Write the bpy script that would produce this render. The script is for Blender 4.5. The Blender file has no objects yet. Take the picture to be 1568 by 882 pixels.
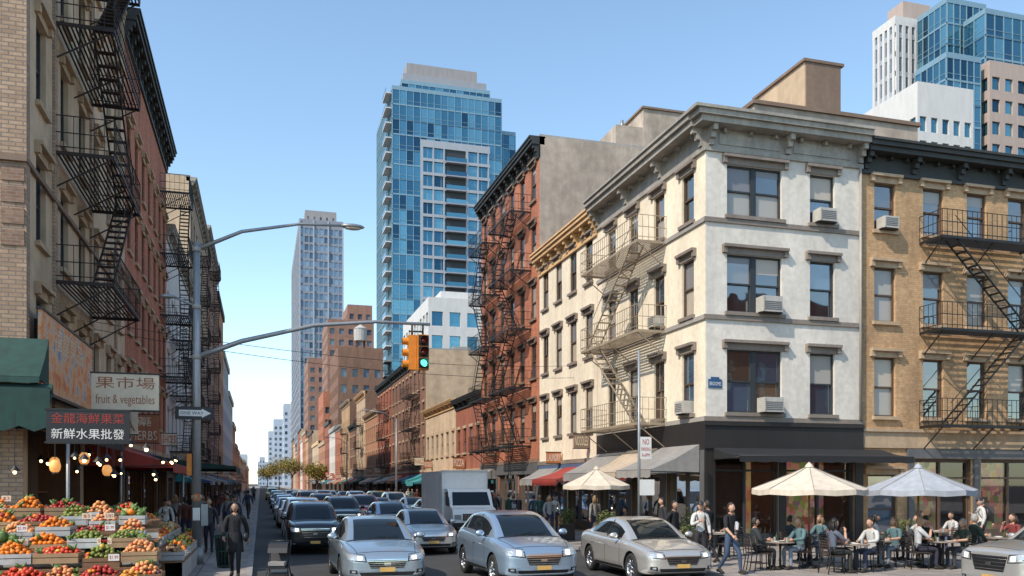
import bpy, bmesh, math, random
from mathutils import Vector, Matrix
from mathutils.bvhtree import BVHTree
R = random.Random(11)
scene = bpy.context.scene
COL = scene.collection
V = Vector
# ------------------------------------------------------------------ materials
MATS = {}
def newmat(name):
    m = bpy.data.materials.new(name); m.use_nodes = True
    MATS[name] = m
    nt = m.node_tree
    return m, nt, nt.nodes['Principled BSDF']
def wallvec(nt):
    g = nt.nodes.new('ShaderNodeNewGeometry'); s = nt.nodes.new('ShaderNodeSeparateXYZ')
    nt.links.new(g.outputs['Position'], s.inputs[0])
    a = nt.nodes.new('ShaderNodeMath'); a.operation = 'ADD'
    nt.links.new(s.outputs[0], a.inputs[0]); nt.links.new(s.outputs[1], a.inputs[1])
    c = nt.nodes.new('ShaderNodeCombineXYZ')
    nt.links.new(a.outputs[0], c.inputs[0]); nt.links.new(s.outputs[2], c.inputs[1])
    return g, c
def stain(nt, g, colsock, amt, scale=0.35, fine=6.0):
    mp = nt.nodes.new('ShaderNodeMapping'); mp.inputs['Scale'].default_value = (scale*2.5, scale*2.5, scale*0.6)
    nt.links.new(g.outputs['Position'], mp.inputs[0])
    n = nt.nodes.new('ShaderNodeTexNoise'); n.inputs['Scale'].default_value = 1.0; n.inputs['Detail'].default_value = 5
    n.inputs['Roughness'].default_value = .65
    nt.links.new(mp.outputs[0], n.inputs[0])
    mr = nt.nodes.new('ShaderNodeMapRange'); mr.inputs[1].default_value = .3; mr.inputs[2].default_value = .68
    mr.inputs[3].default_value = 1-amt; mr.inputs[4].default_value = 1+amt*.25
    nt.links.new(n.outputs[0], mr.inputs[0])
    n2 = nt.nodes.new('ShaderNodeTexNoise'); n2.inputs['Scale'].default_value = fine; n2.inputs['Detail'].default_value = 3
    nt.links.new(g.outputs['Position'], n2.inputs[0])
    mr2 = nt.nodes.new('ShaderNodeMapRange'); mr2.inputs[1].default_value = .3; mr2.inputs[2].default_value = .7
    mr2.inputs[3].default_value = 1-amt*.5; mr2.inputs[4].default_value = 1+amt*.2
    nt.links.new(n2.outputs[0], mr2.inputs[0])
    mu = nt.nodes.new('ShaderNodeMath'); mu.operation = 'MULTIPLY'
    nt.links.new(mr.outputs[0], mu.inputs[0]); nt.links.new(mr2.outputs[0], mu.inputs[1])
    vm = nt.nodes.new('ShaderNodeVectorMath'); vm.operation = 'SCALE'
    nt.links.new(colsock, vm.inputs[0]); nt.links.new(mu.outputs[0], vm.inputs['Scale'])
    return vm.outputs[0], n2
def M(name, col, rough=.8, metal=0., amt=.15, scale=.5, fine=6., spec=.5, coat=0., emit=0.):
    if name in MATS: return name
    m, nt, b = newmat(name)
    g = nt.nodes.new('ShaderNodeNewGeometry')
    rgb = nt.nodes.new('ShaderNodeRGB'); rgb.outputs[0].default_value = (*col, 1)
    out, n2 = stain(nt, g, rgb.outputs[0], amt, scale, fine)
    nt.links.new(out, b.inputs['Base Color'])
    b.inputs['Roughness'].default_value = rough; b.inputs['Metallic'].default_value = metal
    b.inputs['Specular IOR Level'].default_value = spec
    b.inputs['Coat Weight'].default_value = coat; b.inputs['Coat Roughness'].default_value = .05
    if emit:
        b.inputs['Emission Color'].default_value = (*col, 1); b.inputs['Emission Strength'].default_value = emit
    return name
def BR(name, c1, c2, mortar, amt=.3, bw=.22, bh=.075, ms=.010, rough=.9, scale=.4):
    m, nt, b = newmat(name)
    g, c = wallvec(nt)
    t = nt.nodes.new('ShaderNodeTexBrick')
    t.inputs['Color1'].default_value = (*c1, 1); t.inputs['Color2'].default_value = (*c2, 1); t.inputs['Mortar'].default_value = (*mortar, 1)
    t.inputs['Scale'].default_value = 1; t.inputs['Brick Width'].default_value = bw; t.inputs['Row Height'].default_value = bh
    t.inputs['Mortar Size'].default_value = ms; t.inputs['Mortar Smooth'].default_value = .2
    nt.links.new(c.outputs[0], t.inputs[0])
    out, n2 = stain(nt, g, t.outputs[0], amt, scale, 9)
    nt.links.new(out, b.inputs['Base Color']); b.inputs['Roughness'].default_value = rough
    bp = nt.nodes.new('ShaderNodeBump'); bp.inputs['Strength'].default_value = .4; bp.inputs['Distance'].default_value = .01; bp.invert = True
    nt.links.new(t.outputs['Fac'], bp.inputs['Height']); nt.links.new(bp.outputs[0], b.inputs['Normal'])
    return name
def ISL(name, ramp, rough, metal=0., spec=.5, coat=0., wob=0.0, ior=1.5):
    m, nt, b = newmat(name)
    g = nt.nodes.new('ShaderNodeNewGeometry')
    r = nt.nodes.new('ShaderNodeValToRGB'); r.color_ramp.interpolation = 'CONSTANT'
    els = r.color_ramp.elements
    els[0].position = 0; els[0].color = (*ramp[0][1], 1)
    els[1].position = ramp[1][0]; els[1].color = (*ramp[1][1], 1)
    for p, cc in ramp[2:]:
        e = els.new(p); e.color = (*cc, 1)
    nt.links.new(g.outputs['Random Per Island'], r.inputs[0])
    nt.links.new(r.outputs[0], b.inputs['Base Color'])
    b.inputs['Roughness'].default_value = rough; b.inputs['Metallic'].default_value = metal
    b.inputs['Specular IOR Level'].default_value = spec; b.inputs['IOR'].default_value = ior
    b.inputs['Coat Weight'].default_value = coat; b.inputs['Coat Roughness'].default_value = .03
    if wob:
        n = nt.nodes.new('ShaderNodeTexNoise'); n.inputs['Scale'].default_value = 1.3; n.inputs['Detail'].default_value = 1
        nt.links.new(g.outputs['Position'], n.inputs[0])
        ad = nt.nodes.new('ShaderNodeMath'); ad.operation = 'ADD'
        nt.links.new(n.outputs[0], ad.inputs[0])
        bp = nt.nodes.new('ShaderNodeBump'); bp.inputs['Strength'].default_value = wob; bp.inputs['Distance'].default_value = .08
        nt.links.new(ad.outputs[0], bp.inputs['Height']); nt.links.new(bp.outputs[0], b.inputs['Normal'])
    return name

M('white_paint', (.72, .665, .59), .8, amt=.24, scale=.3)
M('cream_paint', (.82, .71, .55), .8, amt=.22, scale=.3)
M('white_trim', (.62, .60, .57), .6, amt=.15)
M('grey_trim', (.36, .33, .30), .6, amt=.2)
M('brown_band', (.25, .205, .17), .6, amt=.25)
M('cornice_grey', (.38, .345, .295), .55, amt=.35)
M('cornice_dark', (.035, .037, .034), .6, amt=.3)
M('cornice_cream', (.70, .44, .21), .6, amt=.25)
M('stucco_grey', (.46, .38, .31), .9, amt=.45, scale=.25, fine=2)
M('stucco_tan', (.58, .43, .29), .9, amt=.32, scale=.25, fine=2)
M('stone_tan', (.48, .35, .23), .85, amt=.25)
M('stone_brown', (.22, .15, .11), .85, amt=.2)
M('concrete', (.42, .41, .39), .9, amt=.2)
M('conc_pale', (.58, .57, .56), .85, amt=.12)
M('conc_pink', (.42, .33, .29), .85, amt=.12)
M('mech_grey', (.29, .28, .29), .8, amt=.15)
M('roof_tar', (.07, .07, .07), .95, amt=.3)
M('iron_black', (.014, .013, .013), .5, amt=.3)
M('iron_rust', (.035, .022, .018), .7, amt=.4)
M('iron_cream', (.34, .27, .19), .6, amt=.3)
M('frame_dark', (.03, .035, .04), .5, amt=.1)
M('frame_brown', (.10, .065, .045), .55, amt=.2)
M('frame_white', (.6, .6, .58), .5, amt=.1)
M('store_dark', (.028, .024, .023), .45, amt=.25)
M('store_grey', (.12, .12, .125), .5, amt=.2)
M('asphalt', (.050, .049, .049), .85, amt=.35, scale=.3, fine=25)
M('road_paint', (.62, .62, .58), .7, amt=.5, scale=1.5, fine=12)
M('road_yellow', (.60, .38, .05), .7, amt=.5, scale=1.5, fine=12)
M('kerb_stone', (.30, .29, .28), .85, amt=.3)
M('pole_metal', (.33, .34, .35), .45, metal=.5, amt=.2)
M('black_metal', (.02, .02, .02), .4, amt=.1)
M('chrome', (.75, .75, .75), .15, metal=1, amt=.05)
M('rim_metal', (.45, .46, .48), .3, metal=1, amt=.1)
M('rubber', (.02, .02, .02), .8, amt=.2)
M('black_plastic', (.012, .012, .013), .45, amt=.1)
M('headlamp', (.45, .48, .5), .08, metal=.4, amt=.02, coat=1)
M('headlamp_lit', (1, .80, .50), .2, emit=6)
M('tail_red', (.35, .01, .01), .2, coat=1)
M('amber', (.7, .22, .02), .3, coat=1)
M('plate', (.72, .42, .12), .5, amt=.2)
M('canvas_white', (.64, .55, .44), .85, amt=.2, scale=1.5)
M('canvas_shaded', (.36, .38, .42), .85, amt=.2, scale=1.5)  # grey-blue shade of one umbrella, put into its canvas colour
M('canvas_black', (.016, .016, .018), .8, amt=.2)
M('canvas_green', (.008, .05, .04), .75, amt=.35, scale=1)
M('canvas_teal', (.04, .26, .28), .8, amt=.2)
M('canvas_red', (.34, .045, .03), .8, amt=.25)
M('canvas_orange', (.50, .17, .05), .8, amt=.25)
M('canvas_beige', (.50, .40, .30), .8, amt=.25)
M('canvas_grey', (.28, .265, .25), .8, amt=.25)
M('canvas_blue', (.08, .12, .22), .8, amt=.2)
M('sign_cream', (.72, .60, .44), .6, amt=.15)
M('sign_black', (.015, .015, .018), .5)
M('sign_white', (.74, .72, .68), .6, amt=.1)
M('sign_red', (.50, .05, .025), .6)
M('sign_brown', (.36, .12, .05), .6)
M('sign_blue', (.03, .09, .20), .5)
M('traffic_yellow', (.68, .22, .015), .5, amt=.3)
M('lamp_red', (.30, .02, .01), .2, coat=1)
M('lamp_green', (.1, .9, .6), .2, emit=2.5)
M('bulb', (1, .68, .32), .3, emit=6)
M('lantern', (.95, .42, .12), .5, emit=.55)
M('wood', (.24, .13, .065), .7, amt=.3, fine=12)
M('crate_white', (.52, .52, .50), .7, amt=.3)
M('carton', (.38, .25, .14), .85, amt=.3, fine=5)
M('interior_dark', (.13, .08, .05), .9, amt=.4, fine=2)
M('ac_body', (.46, .44, .40), .6, amt=.2)
M('truck_white', (.86, .85, .82), .35, amt=.08, coat=.3)
M('leaf_green', (.05, .09, .025), .7, amt=.5, fine=3)
M('leaf_yellow', (.32, .21, .02), .7, amt=.5, fine=3)
M('leaf_lime', (.15, .15, .025), .7, amt=.5, fine=3)
M('bark', (.09, .06, .045), .9, amt=.4)
M('wicker', (.05, .035, .03), .6, amt=.2)
M('table_top', (.26, .21, .17), .4, amt=.2)
M('eye_dark', (.02, .015, .01), .2); M('eye_white', (.7, .7, .68), .3); M('lip', (.35, .12, .10), .5)
for nm, c in dict(orange=(.85, .22, .01), tomato=(.65, .055, .015), apple=(.42, .03, .02), lime=(.20, .24, .04), lemon=(.72, .42, .04),
                  mango=(.74, .30, .035), potato=(.42, .25, .12), eggplant=(.06, .02, .05), lettuce=(.10, .18, .035), peach=(.80, .33, .12), melon=(.55, .40, .17)).items():
    M('fruit_'+nm, c, .45, amt=.3, fine=20)
BR('brick_tan', (.48, .33, .22), (.35, .235, .155), (.22, .18, .15), .25, bw=.3, bh=.1, ms=.014)
BR('brick_tan_dark', (.34, .20, .13), (.25, .14, .09), (.28, .23, .19), .3)
BR('brick_yellow', (.62, .38, .19), (.50, .295, .145), (.42, .30, .19), .35)
BR('brick_red', (.44, .12, .055), (.32, .078, .040), (.26, .17, .13), .35)
BR('brick_red2', (.60, .19, .09), (.44, .125, .06), (.34, .21, .15), .35)
BR('brick_brown', (.29, .135, .08), (.20, .09, .055), (.2, .15, .12), .3)
BR('brick_orange', (.58, .26, .13), (.45, .185, .09), (.34, .26, .2), .3)
BR('brick_far', (.32, .18, .135), (.26, .145, .11), (.25, .2, .18), .2, bw=1.2, bh=.4)
BR('paver', (.36, .315, .28), (.30, .26, .235), (.15, .14, .13), .4, bw=1.5, bh=1.5, ms=.02)
nt = MATS['paver'].node_tree
tb = [n for n in nt.nodes if n.type == 'TEX_BRICK'][0]
gg = [n for n in nt.nodes if n.type == 'NEW_GEOMETRY'][0]
nt.links.new(gg.outputs['Position'], tb.inputs[0]); tb.offset = 0
ISL('glass', [(0, (.012, .016, .02)), (.3, (.03, .05, .075)), (.5, (.05, .035, .025)), (.65, (.05, .085, .13)), (.85, (.11, .075, .05))], .03, spec=1, ior=2.1, wob=.14)
ISL('glass_curtain', [(0, (.34, .32, .29)), (.4, (.42, .36, .29)), (.7, (.17, .17, .18))], .5, coat=1, wob=.05)
ISL('tower_glass', [(0, (.07, .19, .26)), (.25, (.10, .25, .33)), (.5, (.045, .13, .20)), (.7, (.15, .33, .40)), (.88, (.025, .075, .12))], .06, metal=.75, wob=.25)
ISL('pale_glass', [(0, (.18, .25, .32)), (.3, (.12, .18, .25)), (.6, (.24, .32, .39)), (.85, (.08, .12, .17))], .12, metal=.5, wob=.2)
ISL('far_glass', [(0, (.06, .09, .13)), (.3, (.10, .14, .19)), (.6, (.15, .20, .25)), (.85, (.03, .04, .06))], .1, spec=.8)
M('tower_spandrel', (.10, .19, .25), .3, metal=.4, amt=.1)
M('tower_mullion', (.22, .34, .41), .4, metal=.3, amt=.1)
M('tower_far', (.28, .29, .33), .7, amt=.1); M('tower_far2', (.34, .37, .42), .7, amt=.1)  # paler, bluish base colours stand in for distance haze
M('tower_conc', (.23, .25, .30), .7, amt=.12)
M('haze_tint', (.40, .46, .55), .9, amt=.08)  # atmospheric haze painted as a pale blue base colour
m, nt, b = newmat('shop_glass')
gl = nt.nodes.new('ShaderNodeBsdfGlossy'); gl.inputs['Roughness'].default_value = .02; gl.inputs['Color'].default_value = (.9, .95, 1, 1)
tr = nt.nodes.new('ShaderNodeBsdfTransparent'); tr.inputs[0].default_value = (.75, .78, .78, 1)
fr = nt.nodes.new('ShaderNodeFresnel'); fr.inputs[0].default_value = 1.7
ad = nt.nodes.new('ShaderNodeMath'); ad.operation = 'ADD'; ad.inputs[1].default_value = .05
mx = nt.nodes.new('ShaderNodeMixShader')
nt.links.new(fr.outputs[0], ad.inputs[0]); nt.links.new(ad.outputs[0], mx.inputs[0]); nt.links.new(tr.outputs[0], mx.inputs[1]); nt.links.new(gl.outputs[0], mx.inputs[2])
nt.links.new(mx.outputs[0], nt.nodes['Material Output'].inputs[0])
m, nt, b = newmat('goods_glow')
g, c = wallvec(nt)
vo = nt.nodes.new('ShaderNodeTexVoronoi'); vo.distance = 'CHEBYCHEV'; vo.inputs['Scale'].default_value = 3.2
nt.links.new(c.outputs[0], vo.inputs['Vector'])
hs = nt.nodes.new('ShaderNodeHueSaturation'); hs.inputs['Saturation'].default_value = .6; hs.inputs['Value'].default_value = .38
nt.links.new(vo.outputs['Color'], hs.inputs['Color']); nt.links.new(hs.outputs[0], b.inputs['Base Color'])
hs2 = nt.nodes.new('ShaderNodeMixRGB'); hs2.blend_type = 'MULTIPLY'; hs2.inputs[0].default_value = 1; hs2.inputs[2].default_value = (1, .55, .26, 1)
nt.links.new(hs.outputs[0], hs2.inputs[1]); nt.links.new(hs2.outputs[0], b.inputs['Emission Color']); b.inputs['Emission Strength'].default_value = .8  # shop back wall glows warmly by itself, standing in for interior lighting
m, nt, b = newmat('car_paint')
oi = nt.nodes.new('ShaderNodeObjectInfo'); nt.links.new(oi.outputs['Color'], b.inputs['Base Color'])
b.inputs['Metallic'].default_value = .65; b.inputs['Roughness'].default_value = .28; b.inputs['Coat Weight'].default_value = 1; b.inputs['Coat Roughness'].default_value = .02
m, nt, b = newmat('car_glass')
b.inputs['Base Color'].default_value = (.008, .012, .015, 1); b.inputs['Roughness'].default_value = .03; b.inputs['IOR'].default_value = 1.45; b.inputs['Specular IOR Level'].default_value = .5
m, nt, b = newmat('poster')
g, c = wallvec(nt)
vo = nt.nodes.new('ShaderNodeTexNoise'); vo.inputs['Scale'].default_value = 1.7; vo.inputs['Detail'].default_value = 8; vo.inputs['Roughness'].default_value = .75
nt.links.new(c.outputs[0], vo.inputs['Vector'])
rp = nt.nodes.new('ShaderNodeValToRGB'); e = rp.color_ramp.elements
e[0].position = .40; e[0].color = (.10, .20, .36, 1); e[1].position = .60; e[1].color = (.55, .12, .04, 1)
x = e.new(.455); x.color = (.55, .42, .30, 1); x = e.new(.52); x.color = (.70, .28, .08, 1)
nt.links.new(vo.outputs[0], rp.inputs[0]); nt.links.new(rp.outputs[0], b.inputs['Base Color'])

# ------------------------------------------------------------------ mesh builder
class Part:
    def __init__(s, name): s.name = name; s.v = []; s.f = []; s.m = []; s.mats = []; s.sm = []
    def mi(s, mat):
        if mat not in s.mats: s.mats.append(mat)
        return s.mats.index(mat)
    def face(s, pts, mat, smooth=False):
        n = len(s.v); s.v.extend([tuple(p) for p in pts]); s.f.append(tuple(range(n, n+len(pts)))); s.m.append(s.mi(mat)); s.sm.append(smooth)
    def box8(s, p, mat):
        n = len(s.v); s.v.extend([tuple(q) for q in p]); k = s.mi(mat)
        for f in ((0, 3, 2, 1), (4, 5, 6, 7), (0, 1, 5, 4), (1, 2, 6, 5), (2, 3, 7, 6), (3, 0, 4, 7)):
            s.f.append(tuple(n+i for i in f)); s.m.append(k); s.sm.append(False)
    def box(s, x0, x1, y0, y1, z0, z1, mat):
        s.box8([(x0, y0, z0), (x1, y0, z0), (x1, y1, z0), (x0, y1, z0), (x0, y0, z1), (x1, y0, z1), (x1, y1, z1), (x0, y1, z1)], mat)
    def lathe(s, c, prof, mat, n=16, axis='z', smooth=True):
        base = len(s.v); k = s.mi(mat)
        for r, h in prof:
            for i in range(n):
                a = 2*math.pi*i/n; ca, sa = r*math.cos(a), r*math.sin(a)
                if axis == 'z': s.v.append((c[0]+ca, c[1]+sa, c[2]+h))
                elif axis == 'x': s.v.append((c[0]+h, c[1]+ca, c[2]+sa))
                else: s.v.append((c[0]+ca, c[1]+h, c[2]+sa))
        for j in range(len(prof)-1):
            for i in range(n):
                a = base+j*n+i; b2 = base+j*n+(i+1) % n
                s.f.append((a, b2, b2+n, a+n)); s.m.append(k); s.sm.append(smooth)
    def tube(s, pts, rad, mat, n=6, caps=True, smooth=True):
        pts = [V(p) for p in pts]
        if not isinstance(rad, (list, tuple)): rad = [rad]*len(pts)
        base = len(s.v); k = s.mi(mat)
        for i, p in enumerate(pts):
            d = (pts[min(i+1, len(pts)-1)]-pts[max(i-1, 0)])
            if d.length < 1e-6: d = V((0, 0, 1))
            d.normalize()
            up = V((0, 0, 1)) if abs(d.z) < .9 else V((1, 0, 0))
            a = d.cross(up).normalized(); b2 = a.cross(d)
            for j in range(n):
                t = 2*math.pi*(j+.5)/n
                s.v.append(tuple(p+(a*math.cos(t)+b2*math.sin(t))*rad[i]))
        for i in range(len(pts)-1):
            for j in range(n):
                a = base+i*n+j; b3 = base+i*n+(j+1) % n
                s.f.append((a, b3, b3+n, a+n)); s.m.append(k); s.sm.append(smooth and n > 4)
        if caps:
            s.f.append(tuple(range(base+n-1, base-1, -1))); s.m.append(k); s.sm.append(False)
            e = base+(len(pts)-1)*n
            s.f.append(tuple(range(e, e+n))); s.m.append(k); s.sm.append(False)
    def ball(s, c, r, mat, nu=8, nv=6, sc=(1, 1, 1)):
        base = len(s.v); k = s.mi(mat)
        for j in range(nv+1):
            ph = math.pi*j/nv
            for i in range(nu):
                a = 2*math.pi*i/nu
                s.v.append((c[0]+r*sc[0]*math.sin(ph)*math.cos(a), c[1]+r*sc[1]*math.sin(ph)*math.sin(a), c[2]+r*sc[2]*math.cos(ph)))
        for j in range(nv):
            for i in range(nu):
                a = base+j*nu+i; b2 = base+j*nu+(i+1) % nu
                s.f.append((a, a+nu, b2+nu, b2)); s.m.append(k); s.sm.append(True)
    def mesh(s, nm):
        me = bpy.data.meshes.new(nm); me.from_pydata(s.v, [], s.f)
        for k in s.mats: me.materials.append(MATS[k])
        me.polygons.foreach_set('material_index', s.m); me.polygons.foreach_set('use_smooth', s.sm)
        me.update(); return me
class Obj:
    def __init__(s, name, loc=(0, 0, 0), rot=0.): s.name = name; s.parts = {}; s.loc = loc; s.rot = rot
    def p(s, n):
        if n not in s.parts: s.parts[n] = Part(n)
        return s.parts[n]
    def done(s, color=None):
        e = bpy.data.objects.new(s.name, None); e.location = s.loc; e.rotation_euler = (0, 0, s.rot); e.empty_display_size = .3
        COL.objects.link(e); s.e = e; s.children = []
        for k, pt in s.parts.items():
            o = bpy.data.objects.new(k, pt.mesh(s.name+'_'+k)); o.parent = e; COL.objects.link(o); s.children.append(o)
            if color: o.color = (*color, 1)
        return s
def instance(src, loc, rot=0., color=None, scale=1.):
    e = bpy.data.objects.new(src.name, None); e.location = loc; e.rotation_euler = (0, 0, rot); e.scale = (scale,)*3; COL.objects.link(e)
    for c in src.children:
        o = bpy.data.objects.new(c.name.split('.')[0], c.data); o.parent = e; o.matrix_local = c.matrix_local.copy(); COL.objects.link(o)
        o.color = (*color, 1) if color else c.color
    return e

# ------------------------------------------------------------------ facade helpers
class Fr:
    def __init__(s, O, U, N): s.O = V(O); s.U = V(U); s.N = V(N)
    def P(s, u, z, d=0.): q = s.O+s.U*u+s.N*d; return (q.x, q.y, z)
    def box(s, pt, u0, u1, z0, z1, d0, d1, mat):
        P = s.P
        pt.box8([P(u0, z0, d0), P(u1, z0, d0), P(u1, z0, d1), P(u0, z0, d1), P(u0, z1, d0), P(u1, z1, d0), P(u1, z1, d1), P(u0, z1, d1)], mat)
    def rect(s, pt, u0, u1, z0, z1, d, mat):
        P = s.P; pt.face([P(u0, z0, d), P(u1, z0, d), P(u1, z1, d), P(u0, z1, d)], mat)
def facade(B, F, W, z0, z1, wins, wall, det=2, frame='frame_dark', sill='white_trim', hood=None, rev=.2, curtain=.3, glz='far_glass'):
    wl = B.p('walls'); wn = B.p('windows'); tm = B.p('trim')
    us = sorted(set([0, W]+[w[0] for w in wins]+[w[1] for w in wins])); zs = sorted(set([z0, z1]+[w[2] for w in wins]+[w[3] for w in wins]))
    for j in range(len(zs)-1):
        zc = (zs[j]+zs[j+1])/2; start = None
        act = [w for w in wins if w[2] < zc < w[3]]
        for i in range(len(us)-1):
            uc = (us[i]+us[i+1])/2
            hole = any(w[0] < uc < w[1] for w in act)
            if not hole and start is None: start = us[i]
            if hole and start is not None: F.rect(wl, start, us[i], zs[j], zs[j+1], 0, wall); start = None
        if start is not None: F.rect(wl, start, W, zs[j], zs[j+1], 0, wall)
    P = F.P
    for w in wins:
        u0, u1, a, b = w[:4]; kind = w[4] if len(w) > 4 else 's'
        r = {'s': rev, 'd': rev, 'store': 1.8, 'open': 5.0}[kind]
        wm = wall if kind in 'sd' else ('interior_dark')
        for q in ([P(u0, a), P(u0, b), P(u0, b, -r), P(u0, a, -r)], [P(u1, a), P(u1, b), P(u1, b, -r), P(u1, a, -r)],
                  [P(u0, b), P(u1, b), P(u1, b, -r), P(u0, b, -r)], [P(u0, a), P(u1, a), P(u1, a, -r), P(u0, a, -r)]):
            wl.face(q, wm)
        if kind in 'sd':
            halves = [(u0, u1)] if kind == 's' else [(u0, (u0+u1)/2-.05), ((u0+u1)/2+.05, u1)]
            if kind == 'd': F.box(wn, halves[0][1], halves[1][0], a, b, -r, -r+.13, frame)
            for (p0, p1) in halves:
                mid = a+(b-a)*.5; d = -r+.03
                g1 = 'glass_curtain' if R.random() < curtain else 'glass'; g2 = 'glass_curtain' if (g1 != 'glass' and R.random() < .4) or R.random() < .08 else 'glass'
                if det == 0: 
                    F.rect(wn, p0, p1, a, b, -r, glz); continue
                F.rect(wn, p0, p1, mid, b, d+.03, g1); F.rect(wn, p0, p1, a, mid, d, g2)
                if g1 == 'glass' and det == 2 and R.random() < .35:
                    F.rect(wn, p0, p1, b-(b-a)*R.uniform(.12, .3), b, d+.034, 'glass_curtain')
                if det >= 1:
                    F.box(wn, p0, p1, mid-.03, mid+.03, d-.02, d+.07, frame)
                if det >= 2:
                    t = .06
                    F.box(wn, p0, p0+t, a, b, -r, d+.09, frame); F.box(wn, p1-t, p1, a, b, -r, d+.09, frame)
                    F.box(wn, p0+t, p1-t, b-t, b, -r, d+.088, frame); F.box(wn, p0+t, p1-t, a, a+t, -r, d+.088, frame)
            if det >= 1:
                F.box(tm, u0-.1, u1+.1, a-.13, a-.002, -.02, .12, sill)
                if hood: 
                    F.box(tm, u0-.12, u1+.12, b+.004, b+.22, -.02, .05, hood); 
                    if det >= 2: F.box(tm, u0-.2, u1+.2, b+.22, b+.32, -.02, .2, hood); F.box(tm, u0-.2, u0-.05, b+.02, b+.22, -.02, .14, hood); F.box(tm, u1+.05, u1+.2, b+.02, b+.22, -.02, .14, hood)
        else:
            F.rect(wn, u0, u1, a, b, -r+.01, 'goods_glow')
            if kind == 'store':
                n = max(1, round((u1-u0)/1.4)); st = (u1-u0)/n; fm = frame
                F.box(wn, u0, u1, a, a+.45, -.3, -.12, fm); F.box(wn, u0, u1, b-.12, b-.003, -.3, -.12, fm)
                F.box(wn, u0, u1, b-.75, b-.68, -.28, -.14, fm)
                for i in range(n+1):
                    c0 = u0+st*i; F.box(wn, max(u0, c0-.04), min(u1, c0+.04), a+.45, b-.12, -.29, -.13, fm)
                F.rect(wn, u0, u1, a+.45, b-.12, -.2, 'shop_glass')
def cornice(B, F, W, z, mat, h=.9, proud=.6, step=1.0, e0=0., e1=0.):
    t = B.p('cornice'); box = F.box
    box(t, -e0*.1, W+e1*.1, z, z+h*.12, -.05, .1, mat)
    box(t, 0, W, z+h*.12, z+h*.62, -.05, .04, mat)
    box(t, -e0*.6, W+e1*.6, z+h*.62, z+h*.78, -.3, proud*.75, mat)
    box(t, -e0*.8, W+e1*.8, z+h*.78, z+h*.92, -.3, proud*.9, mat)
    box(t, -e0, W+e1, z+h*.92, z+h, -.35, proud, mat)
    n = max(2, int(W/step)); 
    for i in range(n+1):
        c = .15+(W-.3)*i/n
        for k in range(3):
            box(t, c-.09, c+.09, z+h*(.62-.16*(k+1)), z+h*(.62-.16*k)-.002, -.02, proud*(.62-.2*k), mat)
    m2 = n*3
    for i in range(m2):
        c = .15+(W-.3)*(i+.5)/m2; box(t, c-.05, c+.05, z+h*.5, z+h*.61, -.02, proud*.3, mat)
def lettering(pt, F, s, u0, u1, z0, z1, d, mat):
    cu = bpy.data.curves.new('t', 'FONT'); cu.body = s; cu.resolution_u = 2; o = bpy.data.objects.new('t', cu); COL.objects.link(o)
    bpy.context.view_layer.update(); me = bpy.data.meshes.new_from_object(o.evaluated_get(bpy.context.evaluated_depsgraph_get())); bpy.data.objects.remove(o)
    if not me.vertices: return False
    xs = [v.co.x for v in me.vertices]; ys = [v.co.y for v in me.vertices]; a, b, c, e = min(xs), max(xs), min(ys), max(ys)
    sc = min((u1-u0)/(b-a), (z1-z0)/(e-c)); su = (u1-u0)/(b-a); su = min(su, sc*1.5); off = ((u1-u0)-(b-a)*su)/2
    for f in me.polygons: pt.face([F.P(u0+off+(me.vertices[i].co.x-a)*su, z0+(me.vertices[i].co.y-c)*(z1-z0)/(e-c), d) for i in f.vertices], mat)
    return True
WORDS = ['DELI', 'PIZZA', 'CAFE', 'NAILS', 'BAKERY', 'BOOKS', 'TEA', 'PHARMACY', 'NOODLES', 'LAUNDRY', 'BAR', 'SHOES']
def awning(F, u0, u1, zt, zb, dep, mat, mat2=None, val=.28):
    A = Obj('shop_awning'); c = A.p('canopy'); P = F.P
    n = max(1, int((u1-u0)/.6)); w = (u1-u0)/n
    for i in range(n):
        a = u0+w*i; b = a+w; mm = mat2 if (mat2 and i % 2) else mat
        zm = (zt+zb)/2-.06
        c.face([P(a, zt, .02), P(b, zt, .02), P(b, zm, dep*.5), P(a, zm, dep*.5)], mm); c.face([P(a, zm, dep*.5), P(b, zm, dep*.5), P(b, zb, dep), P(a, zb, dep)], mm)
        c.face([P(a, zb, dep), P(b, zb, dep), P(b, zb-val, dep+.01), P((a+b)/2, zb-val*1.15, dep+.015), P(a, zb-val, dep+.01)], mm)
    for u in (u0, u1):
        c.face([P(u, zt, .02), P(u, (zt+zb)/2-.06, dep*.5), P(u, zb, dep), P(u, zb-val*.5, dep), P(u, zb-.1, .02)], mat)
        A.p('frame').tube([P(u, zb-.1, .03), P(u, zb-.05, dep)], .02, 'iron_black', 5)
    A.p('frame').tube([P(u0, zb, dep-.02), P(u1, zb, dep-.02)], .02, 'iron_black', 5)
    return A.done()
def sign(F, u0, u1, z0, z1, d0, d1, bg, fg, seed=1, rows=1, name='shop_sign', text=None):
    S = Obj(name); F.box(S.p('board'), u0, u1, z0, z1, d0, d1, bg)
    F.box(S.p('edge'), u0-.03, u1+.03, z1, z1+.04, d0-.01, d1+.01, 'iron_black'); F.box(S.p('edge'), u0-.03, u1+.03, z0-.04, z0, d0-.01, d1+.01, 'iron_black')
    tx = text or [random.Random(seed+k).choice(WORDS) for k in range(rows)]
    h = (z1-z0)/len(tx)
    for k, t in enumerate(tx[::-1]):
        lettering(S.p('lettering'), F, t, u0+(u1-u0)*.06, u1-(u1-u0)*.06, z0+h*k+h*.18, z0+h*(k+1)-h*.15, d1+.006, fg if isinstance(fg, str) else fg[k % len(fg)])
    return S.done()
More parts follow.
